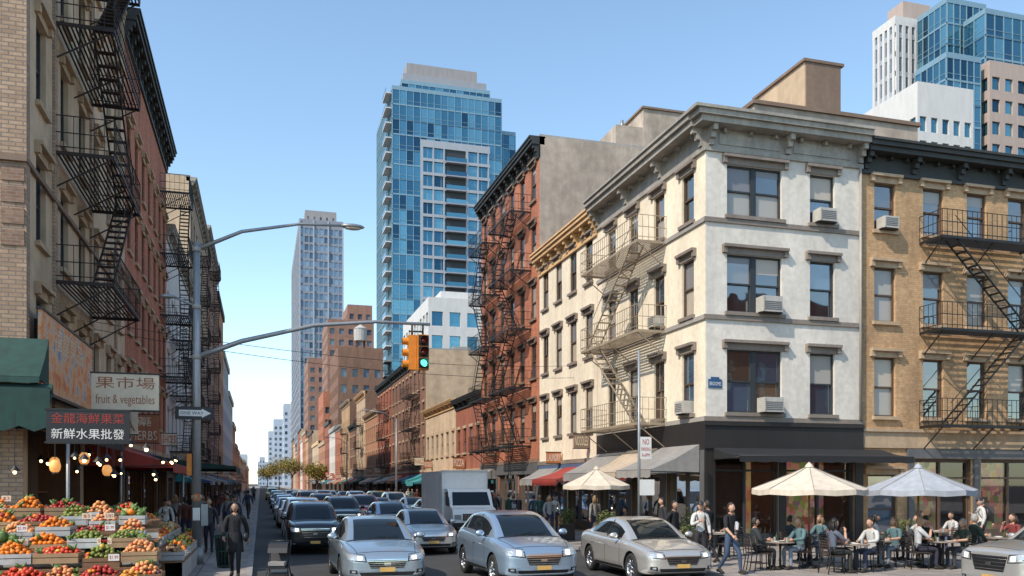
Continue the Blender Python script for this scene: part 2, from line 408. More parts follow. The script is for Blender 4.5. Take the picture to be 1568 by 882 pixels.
def fire_escape(F, u0, u1, levels, dep=1.2, mat='iron_black', det=2, ladder=True, flip=0):
    E = Obj('fire_escape'); pt = E.p('platforms'); rl = E.p('railings'); st = E.p('stairs'); P = F.P
    t = .022 if det == 2 else .03
    for li, z in enumerate(levels):
        F.box(pt, u0, u1, z-.1, z, dep-.03, dep, mat); F.box(pt, u0, u0+.03, z-.1, z, 0, dep-.03, mat); F.box(pt, u1-.03, u1, z-.1, z, 0, dep-.03, mat)
        n = int(dep/.11)
        for i in range(n): 
            d = .06+i*(dep-.1)/n
            F.box(pt, u0+.03, u1-.03, z-.03, z-.01, d, d+.05, mat)
        for zz in ((z+.95, z+.5, z+.12) if det == 2 else (z+.95, z+.5)):
            rl.tube([P(u0, zz, 0), P(u0, zz, dep), P(u1, zz, dep), P(u1, zz, 0)], t*.8, mat, 4)
        sp = .22 if det == 2 else .4
        k = int((u1-u0)/sp)
        for i in range(k+1): 
            u = u0+(u1-u0)*i/k; rl.tube([P(u, z, dep-.01), P(u, z+.95, dep-.01)], .011 if det == 2 else .016, mat, 4, False)
        k = int(dep/sp)
        for i in range(k+1):
            for u in (u0, u1): rl.tube([P(u, z, dep*i/k), P(u, z+.95, dep*i/k)], .011 if det == 2 else .016, mat, 4, False)
        for u in (u0+.1, (u0+u1)/2, u1-.1):
            pt.tube([P(u, z-.1, dep-.1), P(u, z-.95, .02)], .025, mat, 4); 
        if li < len(levels)-1:
            z2 = levels[li+1]; s0, s1 = (u0+.5, u1-.7) if (li+flip) % 2 == 0 else (u1-.5, u0+.7)
            for d in (dep-.62, dep-.12): st.tube([P(s0, z, d), P(s1, z2, d)], .035, mat, 4)
            n = int((z2-z)/.24)
            for i in range(1, n):
                f = i/n; u = s0+(s1-s0)*f; zz = z+(z2-z)*f; F.box(st, u-.09, u+.09, zz-.015, zz+.015, dep-.62, dep-.12, mat)
            st.tube([P(s0, z+.8, dep-.12), P(s1, z2+.8, dep-.12)], .016, mat, 4)
    if ladder:
        z = levels[0]; u = u0+.5
        for a in (u, u+.4): st.tube([P(a, z+.9, dep-.2), P(a, z-2.3, dep-.2)], .02, mat, 4)
        for i in range(12): st.tube([P(u, z+.6-i*.25, dep-.2), P(u+.4, z+.6-i*.25, dep-.2)], .012, mat, 4)
    return E.done()
def ac_unit(F, u, z, w=.62, h=.42):
    A = Obj('window_air_conditioner'); p = A.p('casing')
    F.box(p, u-w/2, u+w/2, z, z+h, -.12, .38, 'ac_body'); 
    for i in range(5): F.box(A.p('grille'), u-w/2+.05, u+w/2-.05, z+.07+i*.065, z+.10+i*.065, .38, .39, 'store_grey')
    F.box(A.p('grille'), u-w/2+.02, u-w/2+.05, z+.04, z+h-.04, .38, .395, 'grey_trim')
    F.box(A.p('bracket'), u-w/2-.05, u+w/2+.05, z-.04, z-.002, 0, .3, 'iron_black')
    A.done()
def body(B, x0, x1, y0, y1, z1, wall, skip='', roof='roof_tar', par=.5, wallS=None):
    w = B.p('walls'); z0 = 0
    if 'W' not in skip: w.face([(x0, y0, z0), (x0, y1, z0), (x0, y1, z1), (x0, y0, z1)], wall)
    if 'E' not in skip: w.face([(x1, y0, z0), (x1, y1, z0), (x1, y1, z1), (x1, y0, z1)], wall)
    if 'S' not in skip: w.face([(x0, y0, z0), (x1, y0, z0), (x1, y0, z1), (x0, y0, z1)], wallS or wall)
    if 'N' not in skip: w.face([(x0, y1, z0), (x1, y1, z0), (x1, y1, z1), (x0, y1, z1)], wall)
    B.p('roof').face([(x0, y0, z1-par), (x1, y0, z1-par), (x1, y1, z1-par), (x0, y1, z1-par)], roof)
    t = .25
    for q in ((x0+.004, x1-.004, y0+.004, y0+t), (x0+.004, x1-.004, y1-t, y1-.004), (x0+.004, x0+t, y0+t, y1-t), (x1-t, x1-.004, y0+t, y1-t)):
        B.p('parapet').box(q[0], q[1], q[2], q[3], z1-par+.01, z1+.12, 'stone_brown' if 'brick' in wall else 'grey_trim')

# ------------------------------------------------------------------ ground
SW = .13
LX, RX = -5.3, 14.9
KL, KR = -0.2, 10.9
KY = 16.6
G = Obj('ground'); G.p('sheet').box(-1500, 1500, -600, 2600, -.5, -.03, 'asphalt'); G.done()
Rd = Obj('road'); Rd.p('surface').face([(-200, -100, 0), (200, -100, 0), (200, 1200, 0), (-200, 1200, 0)], 'asphalt')
mk = Rd.p('markings')
for lx in (3.7, 7.0):
    y = 20
    while y < 300: mk.face([(lx-.06, y, .004), (lx+.06, y, .004), (lx+.06, y+3, .004), (lx-.06, y+3, .004)], 'road_paint'); y += 9
mk.face([(KL+.3, 18.6, .004), (KR-.3, 18.6, .004), (KR-.3, 19.1, .004), (KL+.3, 19.1, .004)], 'road_paint')
x = KL+.5
while x < KR-.6: mk.face([(x, 14.4, .004), (x+.45, 14.4, .004), (x+.45, 17.6, .004), (x, 17.6, .004)], 'road_paint'); x += .95
for yy in (9.9, 10.1): mk.face([(12, yy, .004), (60, yy, .004), (60, yy+.1, .004), (12, yy+.1, .004)], 'road_yellow')
mk.lathe((5.6, 34, .005), [(.001, 0), (.38, 0)], 'iron_black', 20)
Rd.done()
def pave(x0, x1, y0, y1):
    S = Obj('pavement'); S.p('paving').box(x0+.15 if x0 > -60 else x0, x1-.15 if x1 < 60 else x1, y0+.15, y1, -.02, SW, 'paver')
    k = S.p('kerb')
    k.box(x0, x1, y0, y0+.15-.002, -.02, SW+.004, 'kerb_stone')
    if x0 > -60: k.box(x0, x0+.148, y0+.15, y1, -.02, SW+.004, 'kerb_stone')
    if x1 < 60: k.box(x1-.148, x1, y0+.15, y1, -.02, SW+.004, 'kerb_stone')
    S.done()
pave(-80, KL, KY, 700); pave(KR, 80, KY, 700)
S = Obj('pavement'); S.p('paving').box(KR, 80, -60, 3.0, -.02, SW, 'paver'); S.done()
S = Obj('pavement'); S.p('paving').box(-80, KL-2, -60, 3.0, -.02, SW, 'paver'); S.done()

# ------------------------------------------------------------------ corner building (white)
FLZ = [(4.88, 7.1), (8.42, 10.45), (11.82, 13.6)]
B = Obj('white_corner_building')
x0, x1, y0, y1 = RX, 21.35, 26.9, 36.9
FS = Fr((x0, y0, 0), (1, 0, 0), (0, -1, 0)); FW = Fr((x0, y0, 0), (0, 1, 0), (-1, 0, 0))
wS = []
for a, b in FLZ: wS += [(.84, 3.05, a, b, 'd'), (4.22, 5.27, a, b, 's')]
wS += [(.35, 2.9, .13, 3.55, 'store'), (3.2, 6.1, .13, 3.55, 'store')]
facade(B, FS, 6.45, 0, 14.0, wS, 'white_paint', 2, 'frame_dark', 'brown_band', 'brown_band', .22, .3)
wW = []
for a, b in FLZ: 
    for c in (28.2, 30.55, 32.95, 35.25): u = c-y0; wW.append((u-.46, u+.46, a, b, 's'))
wW += [(.35, 3.0, .13, 3.5, 'store'), (3.5, 6.2, .13, 3.5, 'store'), (6.7, 9.7, .13, 3.5, 'store')]
facade(B, FW, 10, 0, 14.0, wW, 'cream_paint', 2, 'frame_brown', 'brown_band', 'brown_band', .2, .3)
tm = B.p('trim')
for z in (4.56, 8.12, 11.52):
    tm.box(x0-.07, x1, y0-.07, y0-.002, z, z+.16, 'brown_band'); tm.box(x0-.07, x0-.002, y0, y1, z, z+.16, 'grey_trim')
tm.tube([(x1-.12, y0-.08, 4.7), (x1-.12, y0-.08, 14.1)], .05, 'grey_trim', 8)
st = B.p('shopfront')
st.box(x0-.06, x1, y0-.09, y0-.003, 3.56, 4.55, 'store_dark'); st.box(x0-.06, x0-.003, y0, y1, 3.56, 4.55, 'store_dark')
st.box(x0-.12, x1, y0-.16, y0-.09, 4.40, 4.53, 'store_dark'); st.box(x0-.12, x1, y0-.13, y0-.09, 3.6, 3.7, 'store_dark')
for a, b in ((x0-.06, x0+.34), (x0+2.91, x0+3.19), (x0+6.11, x1)): st.box(a, b, y0-.08, y0-.003, .13, 3.56, 'store_dark')
for a, b in ((y0, y0+.34), (y0+3.01, y0+3.49), (y0+6.21, y0+6.69), (y0+9.71, y1)): st.box(x0-.05, x0-.003, a, b, .13, 3.56, 'store_grey')
w = B.p('walls'); w.face([(x1, y0, 0), (x1, y1, 0), (x1, y1, 14.9), (x1, y0, 14.9)], 'stucco_grey'); w.face([(x0, y1, 0), (x1, y1, 0), (x1, y1, 15), (x0, y1, 15)], 'stucco_grey')
B.p('roof').face([(x0, y0, 14.9), (x1, y0, 14.9), (x1, y1, 14.9), (x0, y1, 14.9)], 'roof_tar')
cornice(B, FS, 6.45, 13.98, 'cornice_grey', 1.3, .75, 3.1, .75, 0)
cornice(B, Fr((x0, y0+.002, 0), (0, 1, 0), (-1, 0, 0)), 10, 13.983, 'cornice_grey', 1.3, .748, 3.3, 0, 0)
for a, b in ((.5, 2.9), (3.5, 5.9)): FS.box(B.p('cornice'), a, b, 14.25, 14.65, .03, .07, 'cornice_grey')
B.done()
ac_unit(FS, 4.75, 11.84, .7, .46); ac_unit(FS, 2.45, 8.44, .78, .55); ac_unit(FS, 2.5, 4.9, .78, .52); ac_unit(FW, 1.3, 4.9, .62, .45); ac_unit(FW, 3.6, 8.44, .6, .4)
B = Obj('rooftop_bulkhead'); w = B.p('walls')
w.box(18.7, 26.5, 29.9, 36, 14.9, 17.35, 'stucco_grey'); w.box(18.6, 26.6, 29.8, 36.1, 17.35, 17.5, 'stone_brown')
w.box(22.2, 24.0, 31.6, 35.4, 17.5, 20.3, 'stucco_tan'); w.box(22.1, 24.1, 31.5, 35.5, 20.3, 20.42, 'stone_brown')
w.box(22.25, 23.95, 31.55, 31.597, 17.5, 20.3, 'stone_brown')
w.tube([(21.8, 31.8, 17.5), (21.8, 31.8, 18.3)], .08, 'pole_metal', 8)
B.done()
# ------------------------------------------------------------------ tan building on cross street
B = Obj('yellow_brick_apartment_building'); X0 = 21.36; Wd = 13.
FT = Fr((X0, 26.95, 0), (1, 0, 0), (0, -1, 0)); wn = []
for a, b in FLZ:
    for q in (21.93, 24.13, 26.18, 28.17, 30.3, 32.4): wn.append((q-X0, q-X0+.95, a, b-.02, 's'))
wn += [(.3, 1.6, .13, 2.7, 's'), (2.3, 5.0, .13, 3.3, 'store'), (5.5, 8.4, .13, 3.3, 'store'), (8.9, 12.4, .13, 3.3, 'store')]
facade(B, FT, Wd, 0, 14.1, wn, 'brick_yellow', 2, 'frame_brown', 'stone_tan', 'stone_tan', .22, .35)
body(B, X0, X0+Wd, 26.95, 38, 14.8, 'brick_yellow', 'S')
cornice(B, FT, Wd, 13.85, 'cornice_dark', 1.15, .7, 2.1, 0, .5)
s = B.p('shopfront'); FT.box(s, 0, Wd, 3.7, 4.3, 0, .08, 'stone_tan'); FT.box(s, 2.0, Wd, 3.32, 3.68, .002, .12, 'store_grey'); FT.box(s, 0, Wd, 4.3, 4.42, 0, .16, 'stone_tan')
for u in (2.05, 5.1, 8.5, 12.5): FT.box(s, u, u+.25, .13, 3.32, .002, .1, 'store_grey')
B.done()
fire_escape(FT, 2.6, 7.4, [4.55, 8.1, 11.5], 1.15, 'iron_black', 2, False)
ac_unit(FT, 1.05, 11.84)
Pq = Obj('street_name_plaque'); q = Pq.p('plate'); FS.box(q, .1, .62, 5.72, 6.02, 0, .03, 'sign_blue'); FS.box(q, .2, .52, 6.02, 6.1, 0, .03, 'sign_blue'); lettering(Pq.p('lettering'), FS, 'BROOME', .14, .58, 5.8, 5.93, .035, 'sign_white'); Pq.done()
# ------------------------------------------------------------------ generic street building
SHOPC = ['canvas_teal', 'canvas_red', 'canvas_orange', 'canvas_beige', 'canvas_grey', 'canvas_blue', 'canvas_green', 'canvas_beige', 'canvas_teal', 'canvas_grey']
def street_bldg(name, side, y0, y1, H, wall, trim='stone_tan', corn='cornice_dark', sidewall='stucco_grey', det=1, gf=3.9, fl=3.4, depth=15, nw=None, ww=.95, ch=.9, x=None, shops=True, esc=None, escmat='iron_rust', open0=None, hood=True, sb=.9, frame='frame_brown'):
    x = (RX if side > 0 else LX) if x is None else x
    B = Obj(name); W = y1-y0
    F = Fr((x, y0, 0), (0, 1, 0), (-side, 0, 0))
    nf = int((H-gf-ch*.8)/fl+.15); nw = nw or max(2, round(W/2.4)); wn = []
    for k in range(nf):
        a = gf+k*fl+sb
        for i in range(nw):
            c = W*(i+.5)/nw; wn.append((c-ww/2, c+ww/2, a, a+fl*.58, 's'))
    if shops:
        n = max(1, round(W/4.8)); sw = W/n
        for i in range(n): wn.append((sw*i+.35, sw*(i+1)-.35, .13, gf-.75, open0 or 'store'))
    facade(B, F, W, 0, H-ch, wn, wall, det, frame, trim, trim if hood else None, .18)
    x1 = x+side*depth; body(B, min(x, x1), max(x, x1), y0, y1, H, sidewall, 'W' if side > 0 else 'E')
    F.box(B.p('trim'), 0, W, gf-.55, gf-.35, 0, .12, trim)
    if det >= 1: cornice(B, F, W, H-ch, corn, ch, .6 if det > 1 else .5, 1.1 if det > 1 else 1.6)
    else: F.box(B.p('walls'), 0, W, H-ch, H, -.3, .25, corn)
    for q in range(2):
        xx = (min(x, x1)+R.uniform(3, 10)); yq = R.uniform(y0+1, max(y0+1.2, y1-4)); hh = R.uniform(1.2, 2.4)
        B.p('roof_clutter').box(xx, xx+R.uniform(1, 3), yq, yq+R.uniform(1, 2.5), H-.5, H+hh, R.choice(['stucco_grey', 'brick_brown', 'grey_trim']))
        B.p('roof_clutter').tube([(xx-.8, yq, H-.5), (xx-.8, yq, H+R.uniform(.8, 2.6))], .05, 'pole_metal', 5)
    if shops:
        F.box(B.p('shopfront'), .1, W-.1, gf-1.2, gf-.56, .004, .1, R.choice(['store_grey', 'store_dark', 'sign_cream', 'sign_brown', 'canvas_red', 'canvas_blue', 'stone_brown']))
        for i in range(n+1): u = min(max(sw*i, .18), W-.18); F.box(B.p('shopfront'), u-.17, u+.17, .13, gf-1.2, .004, .08, 'store_grey')
    B.done()
    if shops:
        for i in range(n):
            if R.random() < .75: 
                c = R.choice(SHOPC)
                awning(F, sw*i+.3, sw*(i+1)-.3, gf-.7, gf-1.35, R.uniform(1.2, 2.0), c, None)
            if R.random() < .5:
                z = R.uniform(gf-.6, gf+.3); u = sw*i+R.uniform(.3, 1)
                a_, b_ = (.25, R.uniform(.7, 1.2)) if side < 0 else (R.uniform(.6, .9), 1.5)
                FB = Fr(F.P(u, 0, 0), (1, 0, 0), (0, -1, 0)) if side < 0 else Fr((x-1.6, y0+u, 0), (1, 0, 0), (0, -1, 0))
                sign(FB, a_, b_, z, z+R.uniform(.4, .8), -.05, .05, *R.choice([('sign_red', 'sign_cream'), ('sign_cream', 'sign_brown'), ('sign_cream', 'sign_red'), ('stone_brown', 'sign_cream'), ('canvas_orange', 'sign_white')]), seed=R.randint(0, 99), rows=1, name='hanging_shop_sign')
    if esc:
        lv = [gf+k*fl+sb-.45 for k in range(nf)]
        for e in esc: fire_escape(F, e[0], e[1], lv, e[2] if len(e) > 2 else 1.1, escmat, 2 if det > 1 else 1, True)
    return F
FC = street_bldg('cream_tenement_building', 1, 36.92, 45.5, 15.0, 'cream_paint', 'brown_band', 'cornice_cream', det=2, gf=3.92, fl=3.5, nw=4, ch=1.2, sb=.95)
fire_escape(FW, 3.0, 8.9, [4.7, 8.22, 11.62], 1.25, 'iron_cream', 2, False)
FR = street_bldg('red_brick_tenement_building', 1, 45.5, 58.6, 21.7, 'brick_red2', 'stone_brown', 'cornice_dark', 'stucco_grey', det=2, gf=4.1, fl=3.35, nw=6, ch=1.2, esc=[(1.5, 6.4, 1.3), (8.2, 12, 1.2)], escmat='iron_black')
B = Obj('rooftop_chimney_wall'); w = B.p('walls'); w.box(19.5, 24.2, 45.52, 49, 21.6, 22.9, 'stucco_grey'); w.box(21.2, 24.2, 45.5, 48, 21.2, 24.0, 'stucco_grey'); w.box(21.1, 24.3, 45.4, 48.1, 24.0, 24.12, 'stone_brown'); w.tube([(20.3, 46.5, 22.9), (20.3, 46.5, 23.6)], .1, 'pole_metal', 8); B.done()
street_bldg('low_brick_building', 1, 58.62, 66.8, 8.9, 'brick_red', 'stone_tan', 'cornice_dark', det=1, gf=3.8, fl=3.2, nw=4, ch=.8)
street_bldg('low_pale_building', 1, 66.82, 79.8, 9.1, 'stucco_tan', 'stone_tan', 'cornice_cream', det=1, gf=3.8, fl=3.3, nw=6, ch=.7)
street_bldg('brown_tenement_building', 1, 79.8, 101.4, 15.0, 'brick_brown', 'stone_tan', 'cornice_dark', 'stucco_tan', det=1, gf=4, fl=3.3, nw=9, ch=.9, esc=[(3, 8)])
yy = 101.5
pal = [('brick_red', 'cornice_dark'), ('brick_orange', 'stone_tan'), ('stucco_tan', 'cornice_cream'), ('brick_brown', 'cornice_dark'), ('brick_yellow', 'stone_tan'), ('brick_red2', 'cornice_grey'), ('white_paint', 'cornice_grey')]
i = 0
while yy < 420:
    w = R.uniform(9, 16) if yy < 200 else R.uniform(16, 30)
    h = R.uniform(12, 17.5) if yy < 240 else R.uniform(14, 24)
    a, b = pal[i % len(pal)]
    street_bldg('tenement_building', 1, yy, yy+w-.02, h, a, 'stone_tan', b, R.choice(['stucco_tan', 'brick_brown', 'stucco_grey']), det=1 if yy < 180 else 0, esc=[(2, 6)] if yy < 170 and i % 2 == 0 else None, hood=yy < 150, shops=yy < 260)
    yy += w; i += 1
# left side
FL1 = Fr((LX, 22.4, 0), (0, 1, 0), (1, 0, 0)); H1 = 22.6
B = Obj('tan_brick_apartment_building'); wn = []
for k in range(5):
    a = 4.9+k*3.45
    for c in (1.7, 4.4, 6.9, 9.3, 11.8, 14.1): wn.append((c-.5, c+.5, a, a+2.1, 's'))
wn += [(.4, 6.6, .13, 3.7, 'open'), (7.1, 15.2, .13, 3.7, 'open')]
facade(B, FL1, 15.6, 0, H1, wn, 'stucco_tan', 2, 'frame_dark', 'stone_tan', 'stone_tan', .25, .15)
FLS = Fr((LX-14, 22.4, 0), (1, 0, 0), (0, -1, 0)); wn = [(8., 13.2, .13, 3.9, 'open')]
for k in range(5):
    for c in (3, 6, 9, 11.5): wn.append((c-.5, c+.5, 4.9+k*3.45, 7+k*3.45, 's'))
facade(B, FLS, 14, 0, H1, wn, 'brick_tan', 2, 'frame_dark', 'stone_tan', 'stone_tan', .25, .15)
body(B, LX-14, LX, 22.4, 38.0, H1+.2, 'brick_tan', 'SE')
q = B.p('quoins')
for z in (7.9, 8.4, 8.9, 9.4): q.box(-5.75, LX+.03, 22.37, 22.85, z, z+.36, 'brick_tan_dark')
q.box(-19.3, LX+.1, 22.3, 22.4-.003, 9.85, 10.01, 'stone_brown'); q.box(LX+.003, LX+.1, 22.4, 38, 9.85, 9.97, 'stone_brown')
for u in (0, 2.9, 8.1, 13): FL1.box(q, u, u+.32, 4.2, H1-.5, .002, .07, 'brick_tan')
FL1.box(B.p('trim'), 0, 15.6, 3.95, 4.25, .002, .2, 'stone_brown')
B.done()
fire_escape(FL1, 3.0, 8.2, [4.35+3.45*k for k in range(1, 5)], 1.5, 'iron_rust', 2, False)
FL2 = street_bldg('red_brick_apartment_building', -1, 38.02, 54, 21.8, 'brick_red2', 'stone_tan', 'cornice_dark', 'brick_red', det=2, gf=4.4, fl=3.4, nw=7, ch=1.3)
fire_escape(FL2, 12.8, 15.8, [4.9+3.4*k for k in range(1, 5)], 1.5, 'iron_black', 2, True)
street_bldg('grey_apartment_building', -1, 54.02, 72, 17.6, 'conc_pale', 'grey_trim', 'cornice_grey', 'brick_red', det=1, nw=7, esc=[(2, 6, 1.3), (10, 14, 1.3)], escmat='iron_black')
street_bldg('tall_apartment_building', -1, 72.02, 92, 26.5, 'brick_tan', 'stone_tan', 'cornice_grey', 'stucco_tan', det=1, nw=7, esc=[(4, 8)])
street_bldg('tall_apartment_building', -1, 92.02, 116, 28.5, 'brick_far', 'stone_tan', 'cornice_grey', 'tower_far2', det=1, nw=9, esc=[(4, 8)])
street_bldg('tall_apartment_building', -1, 116.02, 134, 27, 'brick_orange', 'stone_tan', 'cornice_dark', det=0, nw=9)
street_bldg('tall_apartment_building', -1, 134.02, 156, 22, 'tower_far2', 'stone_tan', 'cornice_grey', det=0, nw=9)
yy = 156.02; hh_ = 17
while yy < 420:
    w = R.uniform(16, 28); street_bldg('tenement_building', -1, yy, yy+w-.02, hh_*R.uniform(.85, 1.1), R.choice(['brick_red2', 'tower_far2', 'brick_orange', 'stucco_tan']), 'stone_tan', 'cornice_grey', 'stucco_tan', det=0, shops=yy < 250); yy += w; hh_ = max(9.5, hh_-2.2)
# ------------------------------------------------------------------ buildings across the cross street, behind the camera (seen in window reflections)
for (xa, xb, ya, yb, h, wl) in ((14.9, 26, -14, 2.0, 12, 'brick_orange'), (26.02, 40, -14, 2.0, 15, 'brick_red')):
    B = Obj('brick_building'); F = Fr((xa, yb, 0), (1, 0, 0), (0, 1, 0)); wn = []
    n = int((xb-xa)/2.5)
    for k in range(2):
        for i in range(n): c = (xb-xa)*(i+.5)/n; wn.append((c-.5, c+.5, 4.8+k*3.4, 6.8+k*3.4, 's'))
    facade(B, F, xb-xa, 0, h, wn, wl, 1, 'frame_white', 'stone_tan', 'stone_tan'); body(B, xa, xb, ya, yb, h, wl, 'N'); B.done()
# ------------------------------------------------------------------ towers
def curtain(B, F, W, z0, z1, fh, bay, glass='tower_glass', mull='tower_mullion', span='tower_spandrel', md=.15, fin=.06):
    n = max(1, round(W/bay)); bw = W/n; k = round((z1-z0)/fh); fh = (z1-z0)/k
    g = B.p('glazing'); fr = B.p('mullions')
    for j in range(k):
        z = z0+j*fh
        F.box(fr, 0, W, z, z+.32, -.05, .1, span if j % 2 else mull)
        for i in range(n): F.rect(g, bw*i, bw*(i+1), z+.32, z+fh, 0, glass)
        if fh > 3: F.box(fr, 0, W, z+1.1, z+1.18, -.03, .06, mull)
    for i in range(n+1): F.box(fr, max(0, bw*i-fin), min(W, bw*i+fin), z0, z1, -.04, md, mull)
def cw_tower(B, x0, x1, y0, y1, z0, z1, fh, bay, **kw):
    for F, W in ((Fr((x0, y0, 0), (1, 0, 0), (0, -1, 0)), x1-x0), (Fr((x0, y0, 0), (0, 1, 0), (-1, 0, 0)), y1-y0), (Fr((x1, y0, 0), (0, 1, 0), (1, 0, 0)), y1-y0)):
        curtain(B, F, W, z0, z1, fh, bay, **kw)
    B.p('core').box(x0+.1, x1-.1, y0+.1, y1, z0, z1+.02, 'concrete'); B.p('roof').box(x0-.1, x1+.1, y0-.1, y1, z1+.02, z1+.9, kw.get('mull', 'tower_mullion'))
def punched(B, x0, x1, y0, y1, z1, fh, bay, wall, ww=.6, wh=.55, z0=0, sides='SWE', glz='far_glass'):
    for s in sides:
        F, W = {'S': (Fr((x0, y0, 0), (1, 0, 0), (0, -1, 0)), x1-x0), 'W': (Fr((x0, y0, 0), (0, 1, 0), (-1, 0, 0)), y1-y0), 'E': (Fr((x1, y0, 0), (0, 1, 0), (1, 0, 0)), y1-y0)}[s]
        n = max(1, round(W/bay)); bw = W/n; k = int((z1-z0-.8)/fh); wn = []
        for j in range(k):
            for i in range(n): c = bw*(i+.5); wn.append((c-bw*ww/2, c+bw*ww/2, z0+j*fh+fh*.28, z0+j*fh+fh*(.28+wh), 's'))
        facade(B, F, W, z0, z1, wn, wall, 0, rev=.3, glz=glz)
    B.p('roof').box(x0, x1, y0, y1, z1, z1+.5, wall)
    B.p('walls').face([(x0, y1, z0), (x1, y1, z0), (x1, y1, z1), (x0, y1, z1)], wall)
B = Obj('glass_skyscraper')
cw_tower(B, 28, 53, 190, 216, 0, 89.5, 3.3, 1.55)
cw_tower(B, 53, 57.5, 194, 216, 0, 84, 3.3, 1.5)
cw_tower(B, 30.5, 51, 193, 214, 90.4, 92.5, 2.1, 1.6)
B.p('mechanical').box(32, 48.5, 195, 212, 93.4, 98.3, 'mech_grey'); B.p('mechanical').box(31, 50.5, 194, 210, 93.4, 95.4, 'tower_far')
FG = Fr((28, 190, 0), (1, 0, 0), (0, -1, 0)); fr = B.p('white_frame')
u0, u1 = 6.3, 22.2
for k in range(25):
    z = 3+k*3.1; 
    if z > 76: break
    for (a, b) in ((u0, u0+5.6), (u1-5.6, u1)):
        FG.box(fr, a, b, z, z+.65, .12, .5, 'tower_far2'); FG.rect(B.p('glazing'), a, (a+b)/2, z+.65, z+3.1, .13, 'tower_glass'); FG.rect(B.p('glazing'), (a+b)/2, b, z+.65, z+3.1, .13, 'tower_glass')
        for t in (a, (a+b)/2-.15, b-.5): 
            FG.box(fr, t, t+(.5 if t == a else .3), z+.65, z+3.1, .12, .497, 'tower_far2')
    FG.box(B.p('balconies'), u0+5.6, u1-5.6, z-.1, z+.18, 0, 1.4, 'tower_far'); FG.box(B.p('balconies'), u0+5.6, u1-5.6, z+.18, z+1.1, 1.3, 1.36, 'tower_glass')
    FG.box(B.p('balconies'), u0+5.6, u1-5.6, z+.2, z+3.0, .17, .2, 'frame_dark')
FG.box(fr, u0, u1, 77.4, 79.0, .12, .5, 'tower_far2')
for k in range(27):
    B.p('balconies').box(26.6, 28, 190.5, 196, 3+k*3.3, 3.25+k*3.3, 'conc_pale'); B.p('balconies').box(26.6, 26.65, 190.5, 196, 3.25+k*3.3, 4.2+k*3.3, 'tower_glass')
B.done()
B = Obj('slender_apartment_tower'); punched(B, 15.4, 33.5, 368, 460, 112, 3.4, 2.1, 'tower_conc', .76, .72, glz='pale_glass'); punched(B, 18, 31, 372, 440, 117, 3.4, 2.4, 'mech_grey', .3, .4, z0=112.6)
for u in (0, 5.6, 11.6, 17.6): B.p('piers').box(15.4+u, 15.4+u+.6, 367.5, 368, 0, 112, 'tower_far2')
B.done()
B = Obj('brown_highrise'); punched(B, 19.2, 33, 262, 285, 51, 3.3, 2.6, 'brick_far', .5, .5); punched(B, 25.5, 33, 266, 282, 56.5, 3.3, 2.6, 'brick_far', .5, .5, z0=51.6); B.done()
B = Obj('dark_brick_midrise'); punched(B, 15.6, 25, 183, 205, 30.5, 3.4, 2.3, 'brick_brown', .5, .5); B.done()
T = Obj('water_tower'); 
T.p('tank').lathe((21, 190, 33.5), [(.01, 0), (1.4, 0), (1.45, 2.6), (1.55, 2.65), (.02, 3.7)], 'concrete', 16, smooth=False)
for a in range(4): T.p('legs').tube([(21+1.3*math.cos(a*1.57+.8), 190+1.3*math.sin(a*1.57+.8), 30.9), (21+1.1*math.cos(a*1.57+.8), 190+1.1*math.sin(a*1.57+.8), 33.6)], .12, 'iron_black', 5)
T.done()
B = Obj('red_midrise'); punched(B, 15.7, 24.5, 303, 330, 45, 3.3, 2.6, 'brick_far', .5, .5); B.done()
B = Obj('brown_midrise'); punched(B, 15.8, 22, 230, 250, 26, 3.3, 2.4, 'brick_red2', .5, .5); B.done()
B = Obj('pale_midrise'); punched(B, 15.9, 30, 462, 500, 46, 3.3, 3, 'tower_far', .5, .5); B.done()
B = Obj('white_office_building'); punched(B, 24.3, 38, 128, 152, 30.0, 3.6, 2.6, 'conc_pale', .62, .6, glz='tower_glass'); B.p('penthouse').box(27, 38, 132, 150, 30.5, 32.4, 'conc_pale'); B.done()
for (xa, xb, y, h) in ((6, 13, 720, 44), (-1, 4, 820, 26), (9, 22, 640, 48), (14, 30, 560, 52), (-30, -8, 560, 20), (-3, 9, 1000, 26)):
    B = Obj('distant_tower'); punched(B, xa, xb, y, y+25, h, 4, 3, 'haze_tint', .5, .5); B.done()
# upper right cluster
B = Obj('white_stone_skyscraper')
punched(B, 88.6, 98.3, 100, 111.3, 58.4, 3.4, 2.0, 'conc_pale', .6, .62, glz='tower_glass')
B.done()
B = Obj('finned_skyscraper'); B.p('shaft').box(107.1, 114.5, 126.2, 131.7, 0, 83, 'far_glass'); B.p('shaft').box(106.9, 114.7, 126, 131.9, 83, 84.5, 'conc_pale')
F_ = Fr((107.1, 126.2, 0), (1, 0, 0), (0, -1, 0)); Fw = Fr((107.1, 126.2, 0), (0, 1, 0), (-1, 0, 0))
for i in range(6): F_.box(B.p('fins'), i*1.35, i*1.35+.6, 40, 83, -.1, .25, 'conc_pale')
for i in range(5): Fw.box(B.p('fins'), i*1.25, i*1.25+.55, 40, 83, -.1, .25, 'conc_pale')
for k in range(13): F_.box(B.p('fins'), 0, 7.4, 40+k*3.4, 40.9+k*3.4, -.05, .1, 'tower_far2'); Fw.box(B.p('fins'), 0, 5.5, 40+k*3.4, 40.9+k*3.4, -.05, .1, 'tower_far2')
B.p('penthouse').box(112, 118, 130, 134, 80, 90, 'conc_pink'); B.done()
B = Obj('blue_glass_office_tower'); cw_tower(B, 110.5, 118.5, 118, 124.7, 30, 83, 3.6, 1.35); cw_tower(B, 101.5, 108, 108.5, 115, 30, 68, 3.6, 1.3); cw_tower(B, 113.5, 150, 113, 117.5, 50, 79, 3.6, 1.8); B.done()
